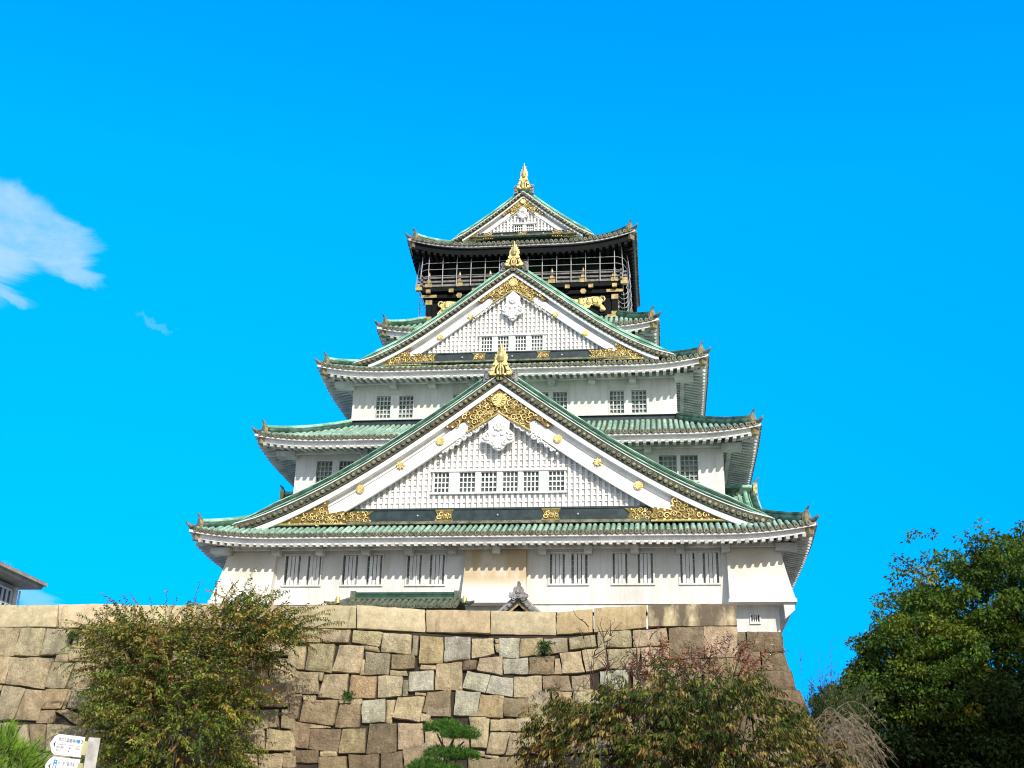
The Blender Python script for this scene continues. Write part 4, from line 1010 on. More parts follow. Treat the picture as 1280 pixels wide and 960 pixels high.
def gable(Yv, pts, s, xr, zb, Yw, Yback, beam, dots, starset, carve, apexc, gegyo, win, plates, fin, pitch=.28, roofback=True, wallhead=True, carve_step=.3):
    A = np.array(pts); xx = np.abs(A[:, 0]); co = np.polyfit(np.r_[xx], A[:, 1], 2 if len(pts) < 6 else 3)
    xl = xx.max(); sl_ = float(np.polyval(np.polyder(co), xl))
    rz = lambda x: float(np.polyval(co, abs(x))) if abs(x) <= xl else float(np.polyval(co, xl))+sl_*.75*(abs(x)-xl)
    apex = rz(0)
    n = 26; xs = [xr*i/n for i in range(n+1)]
    gp = MB()
    def ribbon(mb, lo, hi, y0, y1, mi=0, xmax=None, clip=None, x0=0.):
        for sx in (-1, 1):
            prev = None
            for i in range(n+1):
                x = x0+((xmax or xr)-x0)*i/n; a, b = rz(x)+lo, rz(x)+hi
                if clip is not None: a = max(a, clip); b = max(b, clip+.001)
                cur = [(sx*x, y0, a), (sx*x, y0, b), (sx*x, y1, b), (sx*x, y1, a)]
                if prev: 
                    f = [[j, 4+j, 4+(j+1) % 4, (j+1) % 4] for j in range(4)]
                    mb.add(prev+cur, f, mi)
                prev = cur
            mb.add(prev, [[0, 1, 2, 3]], mi)
    # lattice wall: back panel
    bz0, bz1, bx = beam; wl_ = lambda x: rz(x)-1.1*s
    m = MB(); half = bx
    for sx in (-1, 1):
        pr = None
        for i in range(n+1):
            x = sx*half*i/n; cur = (x, max(bz1, rz(x)-.5*s))
            if pr: m.add([(pr[0], Yw+.14, bz1), (cur[0], Yw+.14, bz1), (cur[0], Yw+.14, cur[1]), (pr[0], Yw+.14, pr[1])], [[0, 1, 2, 3]])
            pr = cur
    hb = win['band'] if win else None
    z = bz1+.02; k = 0
    # horizontal battens set back, vertical bars proud
    while z < apex-1.2*s:
        xm = half
        for i in range(60):
            if wl_(xm) < z: xm -= half/60
        segs = [(-xm, xm)]
        if hb and hb[2]-.05 < z < hb[3]+.1: segs = [(-xm, hb[0]), (hb[1], xm)]
        for a, b in segs:
            if b-a > .1: m.box(a, b, Yw+.075, Yw+.139, z, z+.07*max(.7, s))
        z += pitch*1.1
    nb = int(half/pitch)
    for i in range(-nb, nb+1):
        x = (i+.5)*pitch; zt = wl_(x)+.25*s
        if zt < bz1+.08: continue
        rr = [(bz1, zt)]
        if hb and hb[0] < x < hb[1]: rr = [(bz1, hb[2]), (hb[3], zt)]
        for a, b in rr:
            if b-a > .06: m.box(x-pitch*.23, x+pitch*.23, Yw, Yw+.074, a, b)
    if hb:
        a, b, c, d = hb; y = Yw-.05
        for q in win['open']+[(b, b)]: pass
        edges = [a]+[v for o in win['open'] for v in o]+[b]
        for i in range(0, len(edges), 2): 
            if edges[i+1]-edges[i] > .005: m.box(edges[i], edges[i+1], y, Yw+.12, c, d)
        m.box(a-.08, b+.08, y-.06, Yw+.1, d, d+.12*max(.6, s)); m.box(a-.08, b+.08, y-.06, Yw+.1, c-.1*max(.6, s), c)
        for o in win['open']: m.quad((o[0], Yw+.135, c), (o[1], Yw+.135, c), (o[1], Yw+.135, d), (o[0], Yw+.135, d), 1)
    go = m.build('gable', ['white_wood', 'glass'], castle)
    if hb:
        for o in win['open']: window(go, o[0], o[1], hb[2], hb[3], Yw-.04, win['kind'], ['white_wood', 'glass'], .15)
    # boards
    m = MB()
    ribbon(m, -.30*s, -.02*s, Yv+.06, Yv+.5, 0, xmax=xl+.08)
    ribbon(m, -.98*s, -.30*s, Yv+.40, Yv+.6, 0, xmax=xl, clip=zb+.02)
    ribbon(m, -1.28*s, -.62*s, Yv+.27, Yv+.398, 0, xmax=carve[1][0]+.15*s if carve else xr, clip=zb+.02)
    ribbon(m, -1.40*s, -1.26*s, Yv+.22, Yv+.39, 0, xmax=carve[1][0]+.15*s if carve else xr, clip=zb+.02)
    ribbon(m, -.655*s, -.62*s, Yv+.262, Yv+.272, 1, xmax=carve[1][0]+.15*s if carve else xr, clip=zb+.02)
    m.build('bargeboard', ['white_wood', 'rail_wood'], go)
    # verge tiles and ridge
    m = MB(); top = .40*s+.05
    ribbon(m, 0, top, Yv, Yv+.6, 2)
    ribbon(m, top, top+.05, Yv-.02, Yv+.5, 1)
    L = 0; x = .06; sp = .29*(.75+.25*s); rr = .098*(.7+.3*s)
    while x < xr:
        for sx in (-1, 1):
            c = (sx*x, rz(x)+.19*s+.03)
            m.disc(c, rr, Yv-.10, Yv+.05, 10, 3); m.disc(c, rr*.42, Yv-.115, Yv-.09, 8, 4 if rnd.random() < .6 else 2)
        dz = (rz(x+.1)-rz(x))/.1; x += sp/math.sqrt(1+dz*dz)
    for sx in (-1, 1):
        k = .6+.4*s
        fall = lambda x: min(1., (xr+.15-x)/(.16*xr))**.6 if x < xr+.15 else 0.
        px_ = [.25+(xr+.12-.25)*i/n for i in range(n+1)]
        line = lambda dy, dz: [(sx*x, Yv+.25+dy, rz(x)+top+dz*fall(x)) for x in px_]
        rs = lambda r: [max(.03, r*fall(x)) for x in px_]
        m.tube(line(0, .17*k), rs(.17*k), 8, 0 if s > .9 else 5); m.tube(line(.02, .40*k), rs(.115*k), 8, 0 if s > .9 else 5)
        m.tube(line(-.17*k, .20*k), rs(.032), 5, 5); m.tube(line(-.02*k, .50*k), rs(.05), 5, 5)
        m.tube(line(-.14*k, .30*k), rs(.028), 5, 2)
    m.build('verge_tiles', ['verdigris_dark', 'white_wood', 'tile_dark', 'tile_end', 'gold_worn', 'verdigris_pale'], go)
    # roof planes running back, with rolls
    m = MB()
    for sx in (-1, 1):
        ny = int((Yback-Yv-.6)/.3); q = 10
        for j in range(ny+1):
            y = Yv+.7+j*.3; vs = []
            for i in range(q+1):
                x = xr*1.02*i/q; c = Vector((sx*x, y, rz(x)+.35*s)); vs += [c+Vector((0, -.15, 0)), c+Vector((0, -.09, .0)), c+Vector((0, -.05, .09)), c+Vector((0, .05, .09)), c+Vector((0, .09, 0)), c+Vector((0, .15, 0))]
            m.add(vs, [[i*6+k, i*6+k+1, i*6+7+k, i*6+6+k] for i in range(q) for k in range(5)], 0)
    m.box(-.28, .28, Yv+.15, Yback, apex+.25*s, apex+.72*s, 1); m.tube([(0, Yv+.1, apex+.8*s), (0, Yback, apex+.8*s)], .16, 8, 2)
    m.build('gable_roof', ['verdigris', 'verdigris_dark', 'verdigris_pale'], go)
    # beam
    m = MB(); m.box(-bx-.3, bx+.3, Yw-.12, Yw+.2, bz0, bz1-.08*s-.02); m.box(-bx, bx, Yw-.16, Yw+.2, bz1-.08*s-.015, bz1)
    for x in (-bx*.5, 0.02, bx*.5): m.disc((x, (bz0+bz1)/2-.03), .045, Yw-.18, Yw-.1, 8, 1)
    m.box(-bx-1.5*s, bx+1.5*s, Yw-.3, Yw-.06, bz0-.14*s, bz0-.004, 2)
    m.build('beam', ['lacquer_teal', 'net_metal', 'tile_end'], go)
    for x in plates:
        w = .46*(.45+.55*s); h = (bz1-bz0)*.40; zc = (bz0+bz1)/2-.05*s; p = [(x-w, zc-h), (x+w, zc-h), (x+w*.62, zc), (x+w, zc+h), (x-w, zc+h), (x-w*.62, zc)]
        m = MB(); m.prism(p, Yw-.15, Yw-.115, 1)
        for a in range(5): spiral(m, (x+w*(-.6+.3*a), zc+(.2 if a % 2 else -.2)*h), h*.5, Yw-.165, 1.2, 1 if a % 2 else -1, a, h*.14, 0, 8)
        m.tube([(px, Yw-.155, pz) for px, pz in p]+[(p[0][0], Yw-.155, p[0][1])], h*.1, 5, 0)
        m.build('gold_plate', ['gold', 'gold_back'], go)
    # carvings at the feet and at the apex
    for sx in (-1, 1):
        if carve:
            (x7, z7), (xm, zm), (xo, zo) = carve    # inner toe, inner head, outer toe
            poly = [(sx*x7, zb)] + [(sx*x7, zb+.02), (sx*(x7+.15*s), rz(x7+.1)-1.36*s), (sx*(xm-.1*s), zm-.55*s), (sx*xm, zm-.15*s), (sx*(xm-.05), rz(xm)-.32*s)]
            poly += [(sx*x, rz(x)-.31*s) for x in [xm+(xo-xm)*i/6 for i in range(1, 6)]] + [(sx*xo, zb)]
            carving(go, poly, Yv+.2, s, carve_step, [((sx*x7, zb+.03), (sx*xo, zb+.03))])
            # lower wedge plate on the beam end
            pw = [(sx*(x7+.15), zb+.01), (sx*(x7-1.25*s), zb+.01), (sx*(x7-1.0*s), (bz0+bz1)/2), (sx*(x7-1.28*s), bz1-.12*s), (sx*(x7+.12*s), bz1-.12*s)]
            carving(go, pw, Yw-.17, s, carve_step*.8)
    if apexc:
        x1, x2, zt, dv = apexc
        lo = [(x2, rz(x2)-1.42*s), (x2-.12*s, rz(x2)-.95*s), (x2+.08*s, rz(x2)-.78*s)]
        right = [(0, apex-.36*s)]+[(x1*i/5, rz(x1*i/5)-.31*s) for i in range(1, 6)]+[(x1-.4*s, rz(x1)-.36*s), (x1-.9*s, rz(x1-.9*s)-.60*s)]+lo[::-1]
        poly = right+[(0, zt)]+[(-a, b) for a, b in right[1:][::-1]]
        carving(go, poly, Yv+.16, s, carve_step, [((0, zt), (x2, rz(x2)-1.42*s)), ((0, zt), (-x2, rz(x2)-1.42*s))])
        crest(go, (0, apex-.95*s), .36*s, Yv+.1)
    for x, z in dots:
        for sx in (-1, 1): crest(go, (sx*x, z), .215*(.55+.45*s) if s > .9 else .2*(.5+.5*s), Yv+.24, 8 if x in starset else 0)
    # white pendant with scrolls
    gx, zt, zb_ = gegyo; h = zt-zb_; m = MB()
    p = [(0, zt), (gx*.55, zt-h*.22), (gx*.52, zt-h*.42), (gx*.8, zt-h*.55), (gx*.78, zt-h*.75), (gx*.4, zt-h*.82), (gx*.25, zt-h*.94), (0, zb_)]
    m.prism(p+[(-a, b) for a, b in p[1:-1][::-1]], Yv+.14, Yv+.3)
    for q in (-1, 1):
        for cx, cz, r_ in ((.62, .64, .2), (.32, .80, .16), (.2, .55, .1), (.5, .5, .1), (.1, .9, .1)): spiral(m, (q*gx*cx, zt-h*cz), gx*r_, Yv+.12, 1.3, q, 1, gx*.055)
        for i in range(8):
            x = gx*(.95+.29*i); zz = rz(x)-(1.5+.02*i)*s; spiral(m, (q*x, zz), (.24-.025*i)*s, Yv+.24, 1.4, q if i % 2 else -q, i, (.06-.005*i)*s, 0, 12)
            m.disc((q*x, zz), (.17-.015*i)*s, Yv+.26, Yv+.36, 10)
        m.tube([(q*gx*(.5+.3*i), Yv+.33, rz(gx*(.5+.3*i))-1.52*s) for i in range(9)], [.12*s-.008*i*s for i in range(9)], 6)
    a = 8; m.disc((0, zt-h*.33), gx*.27, Yv+.10, Yv+.15, 14)
    for i in range(a): t = 2*math.pi*i/a; m.disc((gx*.2*math.cos(t), zt-h*.33+gx*.2*math.sin(t)), gx*.09, Yv+.05, Yv+.12, 7)
    m.disc((0, zt-h*.33), gx*.1, Yv+.03, Yv+.1, 8)
    m.build('pendant', 'white_wood', go)
    finial(go, 0.04, fin[0], fin[1], fin[2], fin[3])
    return go
P1 = [(.04, 24.43), (1.87, 22.97), (2.67, 22.44), (3.87, 21.55), (4.85, 20.97), (6.17, 20.12), (6.11, 20.13), (8.56, 18.53), (8.74, 18.55), (9.6, 18.02), (10.4, 17.75), (10.85, 17.45), (12.15, 17.0)]
g1 = gable(1.0, P1, 1.0, 13.1, 17.12, 1.62, 6.0, (17.30, 17.99, 7.9), [(2.95, 21.4), (4.92, 20.15), (6.88, 18.93)], {4.92},
      [(7.45, 17.12), (8.48, 18.25), (11.0, 17.14)], (2.75, 1.62, 22.82, 0), (.98, 22.76, 20.82),
      dict(band=(-3.32, 3.32, 18.82, 19.88), open=[(-3.25, -2.49), (-1.98, -1.17), (-.90, -.09), (.19, .96), (1.22, 2.0), (2.47, 3.26)], kind=(4, 4, .028)),
      (-2.63, 2.63), (.98, 24.75, 1.78, 1.05))
P2 = [(.0, 32.93), (1.99, 31.33), (2.73, 30.93), (4.17, 29.66), (5.49, 28.98), (6.2, 28.27), (7.96, 27.52)]
g2 = gable(5.3, P2, .68, 8.85, 27.42, 5.72, 9.6, (27.60, 28.14, 5.55), [(2.38, 30.28), (4.05, 29.08)], {2.38},
      [(5.05, 27.42), (5.75, 28.3), (7.25, 27.44)], (2.0, 1.2, 31.85, 0), (.74, 31.82, 29.95),
      dict(band=(-1.86, 1.78, 28.20, 29.13), open=[(-1.76, -1.15), (-.84, -.22), (.14, .75), (1.04, 1.68)], kind=(4, 4, .024)),
      (-1.82, 1.74), (5.25, 33.22, 1.62, .92), pitch=.24, carve_step=.21)
P3 = [(.0, 40.25), (1.56, 38.86), (2.29, 38.38), (3.62, 37.36)]
g3 = gable(9.1, P3, .46, 4.35, 37.28, 9.38, BACK-9.1, (37.46, 37.74, 2.55), [], set(),
      [(2.35, 37.28), (2.75, 37.8), (3.35, 37.3)], (1.35, .75, 39.55, 0), (.42, 39.50, 38.6),
      dict(band=(-.56, .74, 37.76, 38.30), open=[(-.53, -.02), (.2, .68)], kind=(4, 3, .02)),
      (0.,), (9.05, 40.62, 1.85, .74), pitch=.21, carve_step=.16)
# ------------------------------------------------------------------ top storey: black lacquer, balcony, gilt tigers
m = MB(); m.box(-5.7, 5.7, 9.3, BACK-9.3, 31.2, 33.35, 0)
for sx in (-1, 1):
    m.box(sx*5.58-.17, sx*5.58+.17, 9.16, 9.5, 31.2, 33.3, 0)
for z0, z1 in ((33.30, 33.52),): m.box(-5.95, 5.95, 9.05, BACK-9.05, z0, z1, 0)
m.box(-5.4, 5.4, 9.22, 9.3, 31.95, 32.05, 0); m.box(-5.4, 5.4, 9.22, 9.3, 33.12, 33.2, 0)
m.box(-4.9, 4.9, 10.1, BACK-10.1, 33.9, 34.9, 1); m.box(-4.92, 4.92, 10.08, BACK-10.08, 34.9, 35.4, 2); m.box(-4.9, 4.9, 10.1, BACK-10.1, 35.4, 37.0, 1)
for i in range(4): x = -4.8+9.6*i/3; m.box(x-.07, x+.07, 10.0, 10.1, 33.9, 36.9, 0)
for i in range(9): y = 10.2+6.4*i/8; m.box(4.9, 5.0, y-.07, y+.07, 33.9, 36.9, 0); m.box(-5.0, -4.9, y-.07, y+.07, 33.9, 36.9, 0)
top = m.build('top_storey', ['lacquer', 'panel_green', 'maroon'], castle)
def fit(*bx, disc=None):
    m = MB()
    if disc: m.disc(*disc)
    else: m.box(*bx)
    m.build('gold_fitting', 'gold_worn', top)
for sx in (-1, 1):
    for z in (33.05, 31.95): fit(sx*5.58-.2, sx*5.58+.2, 9.13, 9.53, z-.13, z+.17)
    fit(sx*5.58-.48, sx*5.58+.48, 9.0, 9.06, 33.32, 33.5); fit(sx*5.58-.45, sx*5.58+.45, 9.10, 9.18, 31.72, 31.90)
    for z in (32.3, 32.6, 32.9): fit(sx*5.76-.06, sx*5.76+.06, 9.6, 9.8, z-.08, z+.08)
for x in (-3.72, -1.86, 0, 1.86, 3.72): fit(disc=((x, 33.42), .19, 8.98, 9.05, 6))
TG = lambda zx, zy: (3.27+(zx-427)*.00669, 33.12-(zy-725)*.00749)
tout = [(300, 790), (310, 760), (340, 735), (380, 740), (430, 752), (480, 742), (540, 735), (590, 728), (640, 735), (665, 755), (668, 775), (650, 792), (672, 812), (690, 835), (685, 850), (650, 858), (638, 848), (655, 838), (640, 820), (610, 808), (585, 800), (560, 803), (548, 825), (520, 830), (500, 812), (470, 800), (440, 815), (455, 850), (420, 858), (405, 830), (390, 805), (350, 815), (320, 812)]
for sx in (1, -1):
    m = MB(); p = [TG(*q) for q in tout]; p = [(sx*a, b) for a, b in p]; m.prism(p, 9.1, 9.3, 0)
    for c, r in (((600, 765), .25), ((480, 775), .26), ((345, 772), .22), ((545, 770), .2), ((420, 775), .2), ((660, 838), .12), ((635, 800), .14)):
        a, b = TG(*c); m.disc((sx*a, b), r, 9.05, 9.2, 12, 0, dome=.05)
    tl = [TG(*q) for q in ((640, 745), (655, 732), (675, 735), (684, 752), (676, 770), (655, 776))]; m.tube([(sx*a, 9.12, b) for a, b in tl], [.07, .065, .06, .06, .055, .04], 7, 0)
    for zx in (450, 490, 530, 570, 610): a, b = TG(zx, 745); c, d = TG(zx+12, 790); m.tube([(sx*a, 9.04, b), (sx*(a+c)/2, 9.0, (b+d)/2+.02), (sx*c, 9.04, d)], .018, 5, 1)
    m.build('tiger_relief', ['gold', 'gold_back'], top)
bal = MB()
bal.box(-6.05, 6.05, 8.85, BACK-8.85, 33.66, 33.92, 0)
for i in range(9): x = -5.58+11.16*i/8; bal.box(x-.14, x+.14, 8.76, 8.9, 33.54, 33.76, 2)
yb0, yb1 = 8.92, BACK-8.92
for z, t in ((34.04, .07), (34.31, .06), (34.58, .045)):
    bal.box(-6.3, 6.3, yb0-t, yb0+t, z-t, z+t, 1)
    for sx in (-1, 1): bal.box(sx*5.98-t, sx*5.98+t, 8.6, yb1, z-t+.003, z+t-.003, 1)
for i in range(7):
    x = -5.58+1.86*i; big = i in (0, 6); bal.box(x-.07, x+.07, yb0-.075, yb0+.07, 33.92, 34.66+(.15 if big else 0), 1)
    bal.box(x-.21, x+.21, yb0-.12, yb0-.07, 33.93, 34.16, 2); bal.box(x-.12, x+.12, yb0-.11, yb0-.06, 34.24, 34.40, 2)
    bal.tube([(x, yb0, 34.66), (x, yb0, 34.8), (x, yb0, 34.98)], [.10, .08, .02], 8, 2)
for sx in (-1, 1):
    for i in range(6): y = 9.4+1.6*i; bal.box(sx*5.98-.07, sx*5.98+.07, y-.07, y+.07, 33.92, 34.66, 1); bal.box(sx*5.98-.1, sx*5.98+.1, y-.2, y+.2, 33.93, 34.14, 2)
    bal.box(sx*6.15-.2, sx*6.15+.2, 8.7, 8.95, 33.7, 34.1, 2)
bo = bal.build('balcony', ['lacquer', 'rail_wood', 'gold_worn'], castle)
m = MB(); yn = 8.72
for i in range(14): x = -5.6+11.2*i/13; m.tube([(x, yn, 33.9), (x, yn, 36.25)], .028, 5)
for z in (34.62, 35.06, 35.49): m.tube([(-6.3, 9.5, z), (-6.12, 8.95, z), (-5.75, yn, z), (5.75, yn, z), (6.12, 8.95, z), (6.3, 9.5, z)], .018, 5)
for sx in (-1, 1):
    for z in (34.62, 35.06, 35.49): m.tube([(sx*6.3, 9.5, z), (sx*6.35, BACK-9.5, z)], .02, 5)
    m.tube([(sx*6.02, 8.85, 36.2), (sx*6.06, 8.85, 35.2), (sx*6.1, 8.85, 34.6), (sx*6.0, 8.85, 33.9)], .028, 5)
    for y in (9.5, 10.8, 12.1, 13.4, 14.7, 16): m.tube([(sx*6.3, y, 36.2), (sx*6.42, y, 35.2), (sx*6.5, y, 34.5), (sx*6.25, y, 33.75)], .026, 5)
    for k in range(7):
        z = 33.6-.3*k; m.tube([(sx*5.75, 9.35, z-.08), (sx*6.0, 9.6, z-.2), (sx*6.22, 9.85, z-.05), (sx*6.33, 10.0, z+.2)], .02, 5)
    m.tube([(sx*6.33, 10.0, 31.6), (sx*6.33, 10.0, 34)], .026, 5)
m.build('net_frame', 'net_metal', bo)

# side dormers riding on the first roof
for sx in (1, -1):
    m = MB(); yc, zr, hw = 7.6, 20.35, 3.0; q = 8; x0, x1 = 11.1, 12.9
    prof = lambda t: zr-1.9*(t*.55+.45*t**.7)
    for sy in (-1, 1):
        for j in range(7):
            x = x0+.14+j*.28; vs = []
            for i in range(q+1):
                c = Vector((sx*x, yc+sy*hw*i/q, prof(i/q)))
                vs += [c+Vector((sx*o, 0, dz)) for o, dz in ((-.15, 0), (-.09, 0), (-.05, .10), (.05, .10), (.09, 0), (.15, 0))]
            m.add(vs, [[i*6+k, i*6+k+1, i*6+7+k, i*6+6+k] for i in range(q) for k in range(5)], 0)
        m.tube([(sx*(x1-.1), yc+sy*hw*i/q, prof(i/q)+.16) for i in range(q+1)], .15, 8, 1)
        m.tube([(sx*(x1-.5), yc+sy*hw*i/q, prof(i/q)+.16) for i in range(q+1)], .12, 8, 2)
        for i in range(q): m.beam((sx*(x1-.12), yc+sy*hw*i/q, prof(i/q)-.2), (sx*(x1-.12), yc+sy*hw*(i+1)/q, prof((i+1)/q)-.2), .12, .3, 3)
    m.box(min(sx*11.1, sx*12.75), max(sx*11.1, sx*12.75), yc-.2, yc+.2, zr-.1, zr+.28, 1); m.tube([(sx*11.1, yc, zr+.36), (sx*12.85, yc, zr+.36)], .15, 8, 2)
    m.add([(sx*12.6, yc-2.6, 18.3), (sx*12.6, yc+2.6, 18.3), (sx*12.6, yc, zr-.2)], [[0, 1, 2]], 3)
    do = m.build('dormer', ['verdigris', 'verdigris_dark', 'verdigris_pale', 'eave_white'], castle)
    m = MB(); m.box(min(sx*12.84, sx*13.05), max(sx*12.84, sx*13.05), yc-.25, yc+.25, zr-.05, zr+.55, 0); m.tube([(sx*12.95, yc, zr+.55), (sx*13.0, yc, zr+.7), (sx*13.18, yc, zr+.9)], [.1, .08, .03], 7, 1)
    m.box(min(sx*12.9, sx*13.1), max(sx*12.9, sx*13.1), yc-.18, yc+.18, zr-.6, zr-.08, 1)
    m.build('corner_ornament', ['gold_worn', 'tile_end'], do)

# ------------------------------------------------------------------ low roofs peeping over the wall
gh = empty('gate_roof', 'low green tiled gate roof with gold ridge ends just above the wall', 'gate roof')
m = MB(); xa, xb, yr, zr = -6.3, -1.45, -.7, 12.98
n = int((xb-xa+.5)/.275)
for k in range(n+1):
    x = xa-.25+k*.275; vs = []; q = 4
    for i in range(q+1):
        t = i/q; c = Vector((x, yr-1.25*t, zr-.52*t-.03*t*t))
        vs += [c+Vector((.11*math.cos(math.pi*j/6), 0, .11*math.sin(math.pi*j/6))) for j in range(7)]
    m.add(vs, [[i*7+j, i*7+7+j, i*7+8+j, i*7+j+1] for i in range(q) for j in range(6)], 0)
    m.disc((x, zr-.53), .115, yr-1.31, yr-1.22, 10, 1); m.disc((x, zr-.53), .05, yr-1.33, yr-1.30, 8, 3)
    if k < n: m.quad((x, yr, zr), (x+.275, yr, zr), (x+.275, yr-1.25, zr-.55), (x, yr-1.25, zr-.55), 2); m.quad((x, yr-1.25, zr-.55), (x+.275, yr-1.25, zr-.55), (x+.275, yr-1.24, zr-.63), (x, yr-1.24, zr-.63), 1)
m.quad((xa-.3, yr, zr), (xb+.3, yr, zr), (xb+.3, yr+1.25, zr-.55), (xa-.3, yr+1.25, zr-.55), 2)
go_ = m.build('roof', ['tile_olive', 'tile_olive', 'tile_dark', 'tile_dark'], gh)
m = MB(); m.box(xa, xb, yr-.16, yr+.16, zr-.05, zr+.2, 0); m.tube([(xa, yr, zr+.24), (xb, yr, zr+.24)], .13, 8, 0); m.tube([(xa, yr-.17, zr+.03), (xb, yr-.17, zr+.03)], .05, 6, 1)
m.build('ridge', ['ridge_green', 'tile_olive'], gh)
for q, x in ((-1, xa), (1, xb)):
    m = MB(); m.box(x-.12, x+.12, yr-.25, yr+.25, zr-.15, zr+.38, 0)
    m.tube([(x+q*.5, yr-.95, zr-.32), (x+q*.5, yr-.97, zr-.16), (x+q*.5, yr-.97, zr+.0)], [.13, .12, .04], 8, 1)
    m.tube([(x+q*.1, yr-.2, zr-.0), (x+q*.45, yr-.8, zr-.28), (x+q*.75, yr-1.2, zr-.42), (x+q*1.0, yr-1.4, zr-.36)], [.11, .11, .1, .05], 7, 2)
    m.build('ridge_end', ['tile_olive', 'gold', 'tile_olive'], gh)
for x in (xa+.4, (xa+xb)/2, xb-.4):
    m = MB(); m.box(x-.12, x+.12, yr-.12, yr+.12, 10.69, zr-.3); m.build('post', 'black_wood', gh)

kg = empty('gate_gable', 'small grey tiled gable with curled finial tile poking above the wall', 'gate gable')
m = MB(); xc, ya = 1.48, -1.5
pf = lambda t: 12.98-1.5*t**.85-.1*t
for sx in (-1, 1):
    pr = None
    for i in range(11):
        t = i/10; x = xc+sx*1.75*t; z = pf(t); cur = [(x, ya, z-.06), (x, ya, z+.16), (x, ya+2.0, z+.16), (x, ya+2.0, z-.06)]
        if pr: m.add(pr+cur, [[j, 4+j, 4+(j+1) % 4, (j+1) % 4] for j in range(4)], 0)
        pr = cur
    for i in range(9):
        t = .13+i*.105; x = xc+sx*1.75*t; m.disc((x, pf(t)+.04), .095, ya-.08, ya+.03, 10, 1); m.disc((x, pf(t)+.04), .045, ya-.10, ya-.07, 8, 0)
    m.tube([(xc+sx*1.75*i/10, ya+.2, pf(i/10)+.22) for i in range(1, 11)], .08, 7, 0)
m.build('roof', ['tile_grey', 'rail_wood'], kg)
m = MB()
pl = [(.22, 12.86), (.42, 12.92), (.36, 13.06), (.25, 13.14), (.23, 13.28), (.14, 13.38)]
m.prism([(xc+a, b) for a, b in pl]+[(xc-a, b) for a, b in pl[::-1]], ya-.16, ya+.1, 0)
m.disc((xc, 13.17), .13, ya-.22, ya-.15, 14, 1); m.disc((xc, 13.17), .07, ya-.25, ya-.2, 10, 0); m.disc((xc, 12.98), .07, ya-.2, ya-.15, 8, 1)
for q in (-1, 1): spiral(m, (xc+q*.36, 12.98), .12, ya-.1, 1.4, q, 2, .04, 0); spiral(m, (xc+q*.2, 12.84), .1, ya-.12, 1.4, -q, 0, .035, 0)
m.disc((xc, 13.44), .075, ya-.12, ya+.4, 12, 1); m.disc((xc, 13.56), .07, ya-.12, ya+.3, 12, 0)
m.build('finial', ['tile_grey', 'rail_wood'], kg)
m = MB()
for sx in (-1, 1): m.prism([(xc, 12.72), (xc, 12.6), (xc+sx*1.3, 11.4), (xc+sx*1.42, 11.46)], ya+.12, ya+.2, 0)
m.prism([(xc-1.4, 11.4), (xc, 12.7), (xc+1.4, 11.4)], ya+.3, ya+.34, 1)
m.build('bargeboard', ['gold_worn', 'black_wood'], kg)
for sx in (-1, 1):
    m = MB(); m.box(xc+sx*1.2-.11, xc+sx*1.2+.11, ya+.4, ya+.62, 10.69, 11.8); m.build('post', 'black_wood', kg)

# ------------------------------------------------------------------ building at the far left
bl = empty('museum_building', 'brown roofed pavilion corner with pale mullioned windows beyond the stone wall', 'building')
bx1, by0, by1, ez = -26.0, -2.2, 7.75, 15.73
m = MB(); wx = -27.05; m.box(-39, wx, by0+1, 6.4, .0, 15.25); bw = m.build('wall', 'bld_wall', bl)
m = MB()
ev = [(-40, by0, ez), (bx1, by0, ez), (bx1, by1, ez), (-40, by1, ez)]; rg = [(-36, 2.8, 16.9), (-30, 2.8, 16.9)]
m.add(ev+rg, [[0, 1, 5, 4], [1, 2, 5], [2, 3, 4, 5], [3, 0, 4]], 0)
dnz = lambda p, d, i: (p[0]-i if p[0] > -30 else p[0]+i, p[1]+(i if p[1] < 2 else -i), p[2]-d)
lo = [dnz(p, .16, .0) for p in ev]; lo2 = [dnz(p, .18, .16) for p in ev]; lo3 = [dnz(p, .36, .2) for p in ev]; lo4 = [dnz(p, .40, 1.0) for p in ev]
for A_, B_ in ((ev, lo), (lo, lo2), (lo2, lo3), (lo3, lo4)):
    for i in range(4): m.quad(A_[i], B_[i], B_[(i+1) % 4], A_[(i+1) % 4], 1)
m.quad(*lo4, 1)
for i in range(34): y = by0+.15+.29*i; m.tube([(bx1-.02, y, ez-.02), (bx1-.9, y, ez+.21)], .07, 6, 0)
m.build('roof', ['bld_roof', 'bld_fascia'], bl)
for j in range(4):
    y1 = 5.9-2.0*j; m = MB(); y0 = y1-1.35; m.quad((wx+.02, y0, 12.2), (wx+.02, y1, 12.2), (wx+.02, y1, 14.95), (wx+.02, y0, 14.95), 1)
    for y in (y0, y0+.45, y0+.9, y1): m.box(wx+.01, wx+.10, y-.05, y+.05, 12.2, 14.95, 0)
    for z in (12.2, 13.2, 14.2, 14.95): m.box(wx+.01, wx+.09, y0, y1, z-.05, z+.05, 0)
    m.build('window', ['white_wood', 'glass'], bw)
m = MB(); m.box(wx-.05, wx+.12, 6.2, 6.45, 8, 15.2); m.tube([(wx+.12, 6.62, 8), (wx+.12, 6.62, 15.1)], .05, 6); m.build('corner_post', 'white_wood', bl)

